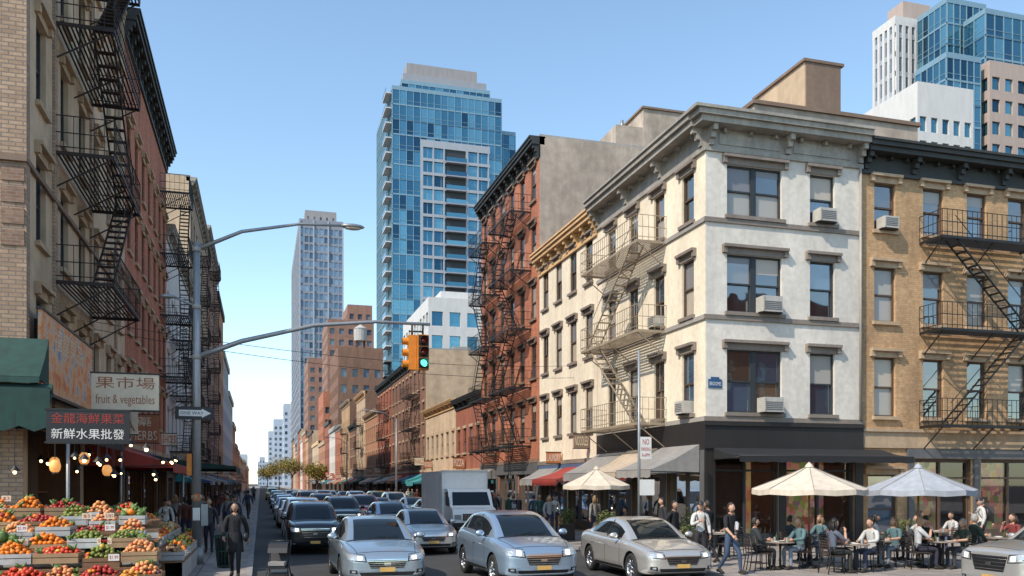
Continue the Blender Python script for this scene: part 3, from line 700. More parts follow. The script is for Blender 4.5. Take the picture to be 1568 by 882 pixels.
B = Obj('pink_stone_tower'); punched(B, 109.3, 150, 108, 112.5, 68, 3.5, 2.5, 'conc_pink', .6, .58, glz='tower_glass'); B.done()

# ------------------------------------------------------------------ awnings & signs near
awning(Fr((RX, 26.8, 0), (1, 0, 0), (0, -1, 0)), .25, 7.2, 3.62, 3.3, 1.7, 'canvas_black', None, .2)
FWd = Fr((RX-.06, 26.9, 0), (0, 1, 0), (-1, 0, 0))
awning(FWd, .3, 3.3, 3.75, 2.85, 1.9, 'canvas_grey', None, .25); awning(FWd, 3.6, 6.4, 3.75, 2.8, 1.8, 'canvas_beige', None, .3); awning(FWd, 6.7, 9.8, 3.7, 2.8, 1.7, 'canvas_grey', None, .3)
awning(FL1, -.9, 7.0, 4.35, 3.7, 1.2, 'canvas_black', None, .3)
awning(Fr((LX-12, 22.38, 0), (1, 0, 0), (0, -1, 0)), 0, 12.55, 5.75, 4.75, .95, 'canvas_green', None, .12)
awning(Fr((LX-12, 21.6, 0), (1, 0, 0), (0, -1, 0)), 0, 12.8, 4.62, 4.5, .35, 'canvas_green', None, .85)
awning(FL1, 7.2, 15.4, 3.9, 3.0, 2.6, 'canvas_red', None, .25)
awning(Fr((LX, 38, 0), (0, 1, 0), (1, 0, 0)), .4, 9, 3.7, 3.1, 4.3, 'canvas_green', None, .25)
S = Obj('billboard'); FL1.box(S.p('board'), .25, 6.6, 4.6, 6.5, .25, .33, 'poster'); FL1.box(S.p('frame'), .18, 6.67, 4.52, 4.6, .22, .36, 'iron_black'); FL1.box(S.p('frame'), .18, 6.67, 6.5, 6.56, .22, .36, 'iron_black')
for u in (1, 3, 5): FL1.box(S.p('frame'), u, u+.06, 4.7, 6.4, 0, .25, 'iron_black')
lettering(S.p('lettering'), FL1, '福星果品', .7, 6.0, 5.75, 6.3, .336, 'sign_cream')
S.done()
FB = Fr((LX, 24.2, 0), (1, 0, 0), (0, -1, 0)); sign(FB, 1.15, 2.75, 4.28, 5.2, -.06, .06, 'sign_cream', 'sign_brown', 21, 2, 'market_sign', ['果市場', 'fruit & vegetables'])
FB = Fr((LX, 19.9, 0), (1, 0, 0), (0, -1, 0)); sign(FB, 1.03, 2.62, 3.25, 3.9, -.06, .06, 'sign_black', ['sign_white', 'canvas_red'], 8, 2, 'market_sign', ['金龍海鮮果菜', '新鮮水果批發'])
for (u, z, bg, fg, tx) in ((8.4, 4.0, 'sign_cream', 'sign_brown', ['茶', 'TEA']), (14.6, 4.0, 'sign_brown', 'sign_cream', ['藥', 'HERBS'])):
    FB = Fr((LX, 22.4+u, 0), (1, 0, 0), (0, -1, 0)); sign(FB, .3, 1.4, z, z+1.1, -.05, .05, bg, fg, int(u), 2, 'hanging_shop_sign', tx)
for i in range(24):
    x = R.uniform(-5.2, -2.4); y = R.uniform(19.8, 30); z = R.uniform(2.5, 3.3)
    L = Obj('hanging_lamp'); L.p('cord').tube([(x, y, z), (x, y, 3.9)], .008, 'iron_black', 4); L.p('shade').lathe((x, y, z), [(.02, .12), (.10, .02), (.11, 0)], 'iron_black', 10); L.p('bulb').ball((x, y, z-.03), R.uniform(.028, .045), 'bulb'); L.done()
for i, (x, y, z) in enumerate(((-4.3, 20.8, 2.75), (-3.9, 21.8, 2.95), (-3.7, 23.6, 2.7), (-4.6, 22.2, 2.85))):
    L = Obj('paper_lantern'); L.p('cord').tube([(x, y, z+.15), (x, y, 3.9)], .008, 'iron_black', 4)
    L.p('shade').lathe((x, y, z), [(.05, -.14), (.10, -.09), (.12, 0), (.10, .09), (.05, .14)], 'lantern', 12); L.p('cap').lathe((x, y, z), [(.06, -.17), (.06, -.13)], 'iron_black', 10); L.done()
for (x, y) in ((-4.2, 21.6), (-4.15, 29.0), (-2.75, 34)):
    Pp = Obj('canopy_post'); Pp.p('post').tube([(x, y, SW), (x, y, 3.7 if y < 30 else 3.0)], .04, 'pole_metal', 8); Pp.p('foot').box(x-.1, x+.1, y-.1, y+.1, SW, SW+.03, 'iron_black'); Pp.done()
B = Obj('market_shelf'); 
for z in (.6, 1.1, 1.6, 2.1): B.p('boards').box(-9.0, -6.2, 25, 34, z, z+.04, 'wood')
B.p('boards').box(-6.25, -6.2, 25, 25.06, .13, 2.3, 'wood'); B.p('boards').box(-6.25, -6.2, 33.9, 34, .13, 2.3, 'wood'); B.done()
for k in range(9):
    x = -5.9+R.uniform(0, 2.4); y = R.uniform(21.6, 22.2) if k < 5 else R.uniform(28, 31); Bx = Obj('carton_stack', (x, y, SW), R.uniform(-.3, .3)); z = 0
    for q in range(R.randint(3, 5)): w_ = R.uniform(.2, .27); Bx.p('cartons').box(-w_, w_, -.2, .2, z, z+.34, R.choice(['carton', 'carton', 'crate_white', 'wood'])); Bx.p('cartons').box(-w_+.02, w_-.02, -.206, -.203, z+.1, z+.2, R.choice(['sign_red', 'canvas_green', 'sign_white'])); z += .345
    Bx.done()
# ------------------------------------------------------------------ fruit
FR_ = ['orange', 'tomato', 'apple', 'lime', 'lemon', 'mango', 'potato', 'eggplant', 'lettuce', 'peach', 'melon']
def crate(x, y, z, w, d, kind, box='crate_white'):
    C = Obj('fruit_crate', (x, y, z), R.uniform(-.08, .08)); c = C.p('box')
    c.box(-w/2, w/2, -d/2, d/2, 0, .03, box)
    for k in range(2):
        zz = .03+k*.085
        c.box(-w/2, w/2, -d/2, -d/2+.02, zz, zz+.07, box); c.box(-w/2, w/2, d/2-.02, d/2, zz, zz+.07, box)
        c.box(-w/2, -w/2+.02, -d/2+.02, d/2-.02, zz, zz+.07, box); c.box(w/2-.02, w/2, -d/2+.02, d/2-.02, zz, zz+.07, box)
    r = {'orange': .046, 'tomato': .042, 'melon': .10, 'potato': .045, 'lettuce': .09, 'eggplant': .06}.get(kind, .042)
    f = C.p('fruit')
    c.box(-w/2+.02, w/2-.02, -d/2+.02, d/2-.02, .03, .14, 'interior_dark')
    nx = max(2, int(w/(r*1.85))); ny = max(2, int(d/(r*1.85))); hp = R.uniform(.12, .26); cx, cy = R.uniform(-.1, .1), R.uniform(-.1, .1)
    for i in range(nx):
        for j in range(ny):
            u = (i+.5)/nx-.5; v = (j+.5)/ny-.5
            zt = .15+hp*(1-4*u*u)*(1-4*v*v)*(1+cx*u*3)+R.uniform(-.02, .028)
            k = kind if R.random() < .9 else R.choice(FR_)
            f.ball((u*(w-.04)+R.uniform(-.018, .018), v*(d-.04)+R.uniform(-.018, .018), zt), r*R.uniform(.82, 1.18), 'fruit_'+k, 7, 5, (1, 1, R.uniform(.8, 1) if kind != 'eggplant' else .7))
            if kind in ('lettuce',) or R.random() < .04:
                for q in range(3): a = R.uniform(0, 6.28); f.tube([(u*w, v*d, zt), (u*w+.09*math.cos(a), v*d+.09*math.sin(a), zt+.1)], [.04, .01], 'fruit_lettuce', 5)
    C.done()
KINDS = ['orange', 'orange', 'orange', 'orange', 'orange', 'tomato', 'peach', 'peach', 'peach', 'mango', 'mango', 'potato', 'potato', 'apple', 'melon', 'lettuce', 'lemon', 'lime', 'eggplant']
rows = [(16.35, .35), (16.95, .56), (17.6, .82), (18.3, 1.04), (19.0, 1.24), (19.7, 1.42), (20.4, 1.58)]
for ri, (y, h) in enumerate(rows):
    xr = -1.7-.07*ri
    T = Obj('market_stand'); T.p('table').box(-7.5, xr, y-.33, y+.33, h-.05, h, 'wood'); T.p('apron').box(-7.5, xr, y-.32, y-.3, SW, h-.05, R.choice(['crate_white', 'wood', 'canvas_green']))
    for xx in (-7.3, -4.8, xr-.15): T.p('legs').box(xx, xx+.06, y+.2, y+.26, SW, h-.05, 'wood')
    T.done()
    x = -7.1+R.uniform(0, .3)
    while x < xr-.4:
        w = R.choice([.5, .62, .75]); crate(x+w/2, y, h+(R.choice([0, 0, .1])), min(w, xr-x), .56, R.choice(KINDS), box=R.choice(['crate_white', 'wood', 'carton'])); x += w+.05
for k, (x, h) in enumerate(((-1.95, .62), (-2.5, .9), (-3.05, 1.15), (-3.6, 1.4))):
    T = Obj('market_stand'); T.p('table').box(x-.27, x+.27, 20.9, 27.5, h-.05, h, 'wood'); T.p('apron').box(x+.24, x+.26, 20.9, 27.5, SW, h-.05, 'crate_white')
    for yy_ in (21, 24, 27.3): T.p('legs').box(x-.2, x-.14, yy_, yy_+.06, SW, h-.05, 'wood')
    T.done(); y = 21.0
    while y < 27.0:
        w = R.choice([.5, .62]); crate(x, y+w/2, h, .5, w, R.choice(KINDS)); y += w+.05
for i in range(12):
    x = R.uniform(-6.5, -2.4); k = R.randrange(1, 7); y, h = rows[k]
    C = Obj('price_card'); C.p('stick').tube([(x, y, h+.25), (x, y, h+.5)], .006, 'wood', 4); C.p('card').box(x-.09, x+.09, y-.006, y+.006, h+.42, h+.54, R.choice(['sign_white', 'sign_cream'])); 
    F_ = Fr((x-.09, y-.006, 0), (1, 0, 0), (0, -1, 0)); lettering(C.p('lettering'), F_, R.choice(['$1.99', '2/$5', '$3', '99c']), .02, .16, h+.445, h+.515, .004, 'sign_red'); C.done()
# ------------------------------------------------------------------ signal mast
P0 = V((-1.71, 25.5, 0))
S = Obj('traffic_signal_mast'); p = S.p('pole')
p.tube([P0+V((0, 0, SW)), P0+V((0, 0, .6))], [.2, .17], 'pole_metal', 12); p.tube([P0+V((0, 0, .6)), P0+V((0, 0, 9.1))], [.13, .09], 'pole_metal', 12)
a = S.p('signal_arm')
a.tube([P0+V((0, 0, 5.9)), P0+V((1.2, 0, 6.4)), P0+V((3.2, 0, 6.95)), P0+V((5.0, 0, 7.15)), P0+V((6.6, 0, 7.15))], [.08, .07, .06, .05, .045], 'pole_metal', 8)
a.tube([P0+V((0, 0, 8.9)), P0+V((1.2, 0, 9.5)), P0+V((2.8, 0, 9.85)), P0+V((4.0, 0, 9.9))], [.06, .05, .04, .035], 'pole_metal', 8)
h = S.p('luminaire'); c = P0+V((4.3, 0, 9.9)); h.ball(c, .36, 'pole_metal', 10, 6, (1, .45, .22)); h.ball(c-V((0, 0, .05)), .26, 'canvas_white', 10, 6, (1, .5, .2))
p.box(P0.x-.25, P0.x-.12, P0.y-.12, P0.y+.12, 2.6, 3.2, 'traffic_yellow'); p.box(P0.x+.12, P0.x+.3, P0.y-.1, P0.y+.1, 1.2, 1.8, 'pole_metal')
a.tube([P0+V((0, 0, 7.3)), P0+V((-.6, 0, 7.55))], .035, 'pole_metal', 6); h.ball(P0+V((-.75, 0, 7.55)), .22, 'pole_metal', 10, 6, (1, .5, .3))
for z, r in ((2.0, .135), (4.3, .12), (5.9, .12), (7.3, .11), (8.9, .105)): p.lathe((P0.x, P0.y, z), [(r, -.06), (r+.012, -.05), (r+.012, .05), (r, .06)], 'grey_trim', 12)
p.box(P0.x-.09, P0.x+.1, P0.y-.142, P0.y-.138, 1.35, 1.7, 'sign_white'); p.box(P0.x-.07, P0.x+.09, P0.y-.142, P0.y-.138, 1.9, 2.1, 'canvas_orange')
S.done()
S = Obj('traffic_light'); c = P0+V((6.38, 0, 6.3))
for dx, rz in ((0, 0), (-.30, 1)):
    b = S.p('housing'); hw_ = .165 if rz == 0 else .12; cx_ = c.x+dx; oy = 0 if rz == 0 else .14
    b.box(cx_-hw_, cx_+hw_, c.y-.12+oy, c.y+.12+oy, c.z-.52, c.z+.52, 'traffic_yellow')
    for i, ln in enumerate(('lamp_green', 'amber', 'lamp_red')):
        z = c.z-.34+i*.34
        if rz == 0:
            b.box(cx_-.15, cx_+.15, c.y-.135, c.y-.121, z-.155, z+.155, 'iron_black')
            S.p('lens').lathe((cx_, c.y-.138, z), [(.001, -.03), (.07, -.02), (.11, 0)], ln if i == 0 else 'lamp_red', 14, 'y'); S.p('visor').lathe((cx_, c.y-.14, z), [(.135, 0), (.125, -.2)], 'iron_black', 14, 'y')
        else:
            S.p('visor').lathe((cx_-.12, c.y+oy, z), [(.11, 0), (.10, -.18)], 'traffic_yellow', 14, 'x'); S.p('lens').lathe((cx_-.125, c.y+oy, z), [(.001, 0), (.09, 0)], 'lamp_red', 14, 'x')
    S.p('bracket').tube([c+V((dx, oy, .52)), c+V((dx, oy, .85))], .03, 'iron_black', 6)
S.p('bracket').tube([c+V((-.42, 0, .62)), c+V((0, 0, .62))], .025, 'iron_black', 6)
S.done()
S = Obj('one_way_sign'); F_ = Fr((P0.x-.55, P0.y-.14, 0), (1, 0, 0), (0, -1, 0)); F_.box(S.p('board'), 0, 1.0, 4.15, 4.5, 0, .02, 'sign_black')
F_.box(S.p('arrow'), .1, .72, 4.24, 4.41, .02, .026, 'sign_white'); S.p('arrow').face([F_.P(.7, 4.2, .024), F_.P(.94, 4.325, .024), F_.P(.7, 4.45, .024)], 'sign_white')
lettering(S.p('lettering'), F_, 'ONE WAY', .14, .74, 4.28, 4.37, .03, 'sign_black'); S.done()
for (z0_, z1_) in ((7.1, 7.6), (6.85, 7.0)):
    Wv = Obj('overhead_wire'); pts = []
    for i in range(11):
        t = i/10; pts.append((LX+(RX-LX)*t, 31+t*9, z0_+(z1_-z0_)*t-.5*4*t*(1-t)+.6))
    Wv.p('cable').tube(pts, .012, 'iron_black', 4); Wv.done()
S = Obj('parking_sign_post'); x, y = 11.5, 25.0
S.p('post').tube([(x, y, SW), (x, y, 6.6)], .045, 'pole_metal', 8); S.p('sign').box(x+.02, x+.40, y-.06, y-.045, 3.15, 3.85, 'sign_white'); S.p('sign').box(x-.0, x+.5, y-.07, y-.05, 2.0, 2.5, 'sign_white')
F_ = Fr((x+.02, y-.06, 0), (1, 0, 0), (0, -1, 0)); lettering(S.p('lettering'), F_, 'NO', .08, .30, 3.6, 3.78, .004, 'sign_red'); lettering(S.p('lettering'), F_, 'PARKING', .03, .35, 3.4, 3.52, .004, 'sign_red'); lettering(S.p('lettering'), F_, '8-6PM', .05, .32, 3.22, 3.33, .004, 'sign_red'); S.done()
def lamp_post(x, y, s):
    S = Obj('street_lamp'); S.p('pole').tube([(x, y, SW), (x, y, 8)], [.1, .06], 'pole_metal', 8); S.p('arm').tube([(x, y, 7.8), (x-s*1, y, 8.5), (x-s*2.4, y, 8.7)], [.05, .04, .03], 'pole_metal', 6); S.p('head').ball((x-s*2.6, y, 8.68), .3, 'pole_metal', 8, 6, (1, .5, .25)); S.done()
for y in (75, 120): lamp_post(11.4, y, 1)

# ------------------------------------------------------------------ umbrellas, tables, chairs, planters
def umbrella(x, y, rad, h, mat='canvas_white'):
    U = Obj('cafe_umbrella', (x, y, SW), R.uniform(0, .5)); c = U.p('canopy'); n = 8; zt = h; ze = h-.62
    for i in range(n):
        a0, a1 = 2*math.pi*i/n, 2*math.pi*(i+1)/n; am = (a0+a1)/2
        def q(a, f, sag): return (rad*f*math.cos(a), rad*f*math.sin(a), zt-(zt-ze)*(f**.9)-sag)
        fs = [.03, .35, .7, 1.0]
        for k in range(3):
            f0, f1 = fs[k], fs[k+1]
            c.face([q(a0, f0, 0), q(a0, f1, 0), q(am, f1*.95, .06*f1), q(am, f0*.95, .06*f0)], mat); c.face([q(am, f0*.95, .06*f0), q(am, f1*.95, .06*f1), q(a1, f1, 0), q(a1, f0, 0)], mat)
        e0, em, e1 = V(q(a0, 1, 0)), V(q(am, .95, .06)), V(q(a1, 1, 0)); d = V((0, 0, -.14))
        c.face([e0, em, em+d, e0+d], mat); c.face([em, e1, e1+d, em+d], mat)
        U.p('ribs').tube([(0, 0, zt-.05), V(e0)-V((0, 0, .02))], .012, 'wood', 4); U.p('ribs').tube([(0, 0, ze-.15), V(q(a0, .55, .03))], .01, 'wood', 4)
        U.p('ribs').tube([q(a0, .05, -.01), q(a0, .5, -.012), q(a0, 1, -.01)], .008, 'canvas_grey', 4)
    c.lathe((0, 0, zt), [(.12, -.04), (.08, .03), (.001, .1)], mat, 8)
    U.p('pole').tube([(0, 0, 0), (0, 0, zt)], .028, 'wood', 8); U.p('base').lathe((0, 0, 0), [(.28, 0), (.28, .06), (.08, .1), (.05, .35), (.001, .35)], 'iron_black', 14)
    U.done()
umbrella(14.05, 19.8, 1.48, 2.72); umbrella(16.95, 19.1, 1.42, 2.7, 'canvas_shaded'); umbrella(11.9, 29.6, 1.3, 2.8)
def mk_table():
    T = Obj('cafe_table', (0, 0, 0)); T.p('top').lathe((0, 0, 0), [(.001, .70), (.36, .70), (.37, .715), (.36, .73), (.001, .73)], 'table_top', 20, smooth=False)
    T.p('pedestal').tube([(0, 0, .02), (0, 0, .7)], .03, 'iron_black', 8)
    for k in range(4): a = k*1.571+.4; T.p('pedestal').tube([(0, 0, .08), (.26*math.cos(a), .26*math.sin(a), .015)], [.025, .018], 'iron_black', 6)
    t = T.p('tableware')
    for (a, b) in ((.15, .1), (-.18, -.05)):
        t.lathe((a, b, .73), [(.001, .002), (.09, .004), (.11, .018)], 'sign_white', 14); t.lathe((b, -a, .73), [(.03, 0), (.035, .11)], 'headlamp', 10)
    t.lathe((.02, .2, .73), [(.03, 0), (.03, .14), (.012, .18), (.012, .24)], 'leaf_green', 10); return T
def mk_chair():
    C = Obj('cafe_chair'); s = C.p('seat'); s.box(-.21, .21, -.2, .22, .43, .46, 'wicker'); L = C.p('legs')
    for x in (-.19, .19):
        L.tube([(x, .2, 0), (x, .19, .44)], .014, 'black_metal', 6); L.tube([(x*1.05, -.26, 0), (x, -.19, .44), (x, -.24, .86)], .014, 'black_metal', 6); L.tube([(x, .19, .44), (x*1.15, .15, .66), (x*1.1, -.22, .68)], .012, 'black_metal', 6)
        L.tube([(x, .19, .2), (x, -.22, .2)], .01, 'black_metal', 5)
    b = C.p('backrest')
    b.tube([(-.19, -.24, .86), (0, -.27, .89), (.19, -.24, .86)], .014, 'black_metal', 6)
    for k in range(5): b.box(-.19, .19, -.245, -.23, .54+k*.065, .575+k*.065, 'wicker')
    return C
table0 = mk_table(); table0.loc = (13.0, 19.55, SW); table0.done(); chair0 = mk_chair(); chair0.loc = (12.35, 19.5, SW); chair0.rot = -math.pi/2; chair0.done()
# ------------------------------------------------------------------ people
SK = {'l': (.50, .29, .20), 'm': (.38, .21, .14), 'd': (.15, .08, .05)}
def cloth(c):
    n = 'cloth_%02d%02d%02d' % tuple(int(x*99) for x in c); M(n, c, .85, amt=.3, scale=3, fine=15); return n
for k, c in SK.items(): M('skin_'+k, c, .55, amt=.08)
for k, c in dict(black=(.012, .01, .009), brown=(.05, .027, .014), grey=(.35, .34, .33), blond=(.30, .19, .09)).items(): M('hair_'+k, c, .6, amt=.2, fine=40)
def pose(kind):
    J = dict(pel=(0, 0, .95), wa=(0, 0, 1.10), ch=(0, .0, 1.30), nb=(0, -.01, 1.46), nt=(0, .015, 1.55), head=(0, .03, 1.645))
    for s, n in ((-1, 'L'), (1, 'R')):
        J['sh'+n] = (s*.17, -.01, 1.41); J['el'+n] = (s*.245, -.03, 1.13); J['wr'+n] = (s*.25, .06, .89)
        J['hi'+n] = (s*.095, 0, .90); J['kn'+n] = (s*.105, .03, .50); J['an'+n] = (s*.11, -.02, .09); J['to'+n] = (s*.13, .13, .045)
    if kind == 'walk':
        J['knL'] = (-.10, .20, .52); J['anL'] = (-.10, .24, .11); J['toL'] = (-.11, .39, .08); J['knR'] = (.10, -.02, .49); J['anR'] = (.10, -.28, .13); J['toR'] = (.11, -.15, .045)
        J['elR'] = (.25, .08, 1.14); J['wrR'] = (.22, .26, .97); J['elL'] = (-.25, -.15, 1.15); J['wrL'] = (-.27, -.16, .90)
    if kind == 'phone':
        J['elR'] = (.24, .05, 1.14); J['wrR'] = (.10, .27, 1.25)
    if kind == 'pockets':
        for s, n in ((-1, 'L'), (1, 'R')): J['el'+n] = (s*.30, -.1, 1.15); J['wr'+n] = (s*.20, .05, .95)
    if kind.startswith('sit'):
        for k in ('pel', 'wa', 'ch', 'nb', 'nt', 'head', 'shL', 'shR', 'elL', 'elR', 'wrL', 'wrR'):
            x, y, z = J[k]; J[k] = (x, y+(z-.95)*(.06), z-.40)
        for s, n in ((-1, 'L'), (1, 'R')):
            J['hi'+n] = (s*.10, .02, .53); J['kn'+n] = (s*.13, .44, .53); J['an'+n] = (s*.13, .42, .09); J['to'+n] = (s*.14, .57, .045)
            J['el'+n] = (s*.25, .12, .80); J['wr'+n] = (s*.14, .36, .78)
        if kind == 'sit_drink': J['elR'] = (.25, .20, .82); J['wrR'] = (.10, .30, 1.05)
        if kind == 'sit_lean': 
            for k in ('nb', 'nt', 'head', 'shL', 'shR', 'ch'): x, y, z = J[k]; J[k] = (x, y-.10*(z-.5)*1.2, z)
            J['elR'] = (.27, 0, .80); J['wrR'] = (.16, .22, .62)
    return {k: V(v) for k, v in J.items()}
RAD = dict(pel=(.15, .11), wa=(.135, .10), ch=(.165, .115), nb=(.075, .065), nt=(.052, .052), sh=(.068, .068), el=(.046, .046), wr=(.029, .029), hi=(.095, .095), kn=(.062, .062), an=(.043, .043), to=(.042, .035))
def head_mesh(pt, c, skin, hair, style):
    n, k = 16, 12; base = len(pt.v); mi = pt.mi(skin)
    for j in range(k+1):
        ph = math.pi*j/k
        for i in range(n):
            a = 2*math.pi*i/n; x = math.sin(ph)*math.cos(a); y = math.sin(ph)*math.sin(a); z = math.cos(ph)
            w = 1-.28*max(0, -z)**1.5; px = x*.074*w; py = y*.095*(w if y < 0 else 1-.12*max(0, -z)); pz = z*.118
            if y > .9 and abs(x) < .25 and -.45 < z < .05: py += .022
            pt.v.append((c.x+px, c.y+py, c.z+pz))
    for j in range(k):
        for i in range(n):
            a = base+j*n+i; b = base+j*n+(i+1) % n; pt.f.append((a, a+n, b+n, b)); pt.m.append(mi); pt.sm.append(True)
    for s in (-1, 1):
        pt.ball((c.x+s*.029, c.y+.083, c.z+.005), .013, 'eye_white', 6, 4, (1.1, .6, .7)); pt.ball((c.x+s*.029, c.y+.09, c.z+.005), .006, 'eye_dark', 6, 4)
        pt.ball((c.x+s*.075, c.y-.005, c.z-.005), .028, skin, 6, 5, (.35, .6, 1.1)); pt.ball((c.x+s*.029, c.y+.088, c.z+.027), .018, hair, 6, 4, (1, .4, .22))
    pt.ball((c.x, c.y+.102, c.z-.025), .014, skin, 6, 5, (.9, .9, 1.3)); pt.ball((c.x, c.y+.085, c.z-.058), .02, 'lip', 6, 4, (1.1, .5, .35))
    if style == 'bald': return
    hm = hair
    def shell(scale, test, mat):
        for j in range(k):
            for i in range(n):
                ph0, ph1 = math.pi*j/k, math.pi*(j+1)/k; a0, a1 = 2*math.pi*i/n, 2*math.pi*(i+1)/n; am = (a0+a1)/2; pm = (ph0+ph1)/2
                y = math.sin(pm)*math.sin(am); z = math.cos(pm)
                if test(y, z):
                    pt.face([(c.x+.074*scale*math.sin(p)*math.cos(a), c.y-.006+.095*scale*math.sin(p)*math.sin(a), c.z+.118*scale*math.cos(p)+.004) for p, a in ((ph0, a0), (ph1, a0), (ph1, a1), (ph0, a1))], mat, True)
    shell(1.10, lambda y, z: z > .45+.25*y or (y < -.1 and z > -.45), hm)
    shell(1.15, lambda y, z: z > .62+.2*y or (y < -.35 and z > -.25), hm)
    if style == 'long':
        for s in (-.05, -.025, 0, .025, .05): pt.tube([(c.x+s, c.y-.075, c.z+.05), (c.x+s*1.5, c.y-.10, c.z-.08), (c.x+s*1.6, c.y-.09, c.z-.22)], [.035, .036, .015], hm, 6)
        for s in (-1, 1): pt.tube([(c.x+s*.068, c.y-.02, c.z+.05), (c.x+s*.082, c.y-.02, c.z-.08), (c.x+s*.085, c.y-.01, c.z-.19)], [.025, .028, .012], hm, 6)
    if style == 'cap':
        shell(1.19, lambda y, z: z > .3, 'sign_black'); pt.lathe((c.x, c.y+.10, c.z+.035), [(.001, .006), (.075, 0)], 'sign_black', 10)
    if style == 'beard': pt.ball((c.x, c.y+.055, c.z-.085), .05, hm, 8, 6, (1, .8, .75))
def hand(pt, wr, el, skin, side):
    d = (wr-el).normalized(); inn = V((-side, 0, 0)); nrm = (inn-d*inn.dot(d)).normalized(); lat = d.cross(nrm).normalized()
    if lat.y < 0: lat = -lat
    pt.tube([wr-d*.01, wr+d*.03, wr+d*.075, wr+d*.088], [.024, .033, .034, .022], skin, 8)
    ln = [.062, .075, .08, .072]
    for i in range(4):
        o = wr+d*.078+lat*(-.027+.018*i); L = ln[i]
        pt.tube([o, o+d*L*.45+nrm*.006, o+d*L*.75+nrm*.022, o+d*L*.9+nrm*.04], [.0095, .0088, .008, .006], skin, 6)
    o = wr+d*.03+lat*.028
    pt.tube([o, o+d*.03+lat*.022+nrm*.006, o+d*.055+lat*.026+nrm*.018], [.012, .0105, .007], skin, 6)
PEOPLE = []
def person(x, y, rot, kind='stand', top=(.02, .02, .025), bot=(.03, .05, .10), skin='l', hair='black', style='short', sleeve=False, z=SW, sc=1., bag=None, coat=False, name='pedestrian', shoe=(.03, .025, .02), slim=1.):
    J = pose(kind); me = bpy.data.meshes.new('body'); names = []; vs = []; es = []
    def add(k, par=None):
        names.append(k); vs.append(J[k]); 
        if par: es.append((names.index(par), names.index(k)))
    add('pel'); add('wa', 'pel'); add('ch', 'wa'); add('nb', 'ch'); add('nt', 'nb')
    for n in 'LR':
        add('sh'+n, 'nb'); add('el'+n, 'sh'+n); add('wr'+n, 'el'+n); add('hi'+n, 'pel'); add('kn'+n, 'hi'+n); add('an'+n, 'kn'+n); add('to'+n, 'an'+n)
    me.from_pydata([tuple(v) for v in vs], es, []); o = bpy.data.objects.new('skel', me); COL.objects.link(o)
    md = o.modifiers.new('s', 'SKIN'); md.use_smooth_shade = True; md.branch_smoothing = .6
    sv = me.skin_vertices[0].data
    for i, k in enumerate(names):
        r = RAD.get(k) or RAD[k[:2]]; f = slim*(1.12 if (coat and k in ('pel', 'wa', 'ch')) else 1)*(1.25 if (k[:2] in ('el', 'wr') and sleeve) else 1); sv[i].radius = (r[0]*f, r[1]*f); sv[i].use_root = (i == 0)
    s2 = o.modifiers.new('ss', 'SUBSURF'); s2.levels = 2; s2.render_levels = 2
    PEOPLE.append(dict(o=o, J=J, x=x, y=y, z=z, rot=rot, top=cloth(top), bot=cloth(bot), skin='skin_'+skin, hair='hair_'+hair, style=style, sleeve=sleeve, sc=sc, bag=bag, coat=coat, name=name, shoe=cloth(shoe), kind=kind))
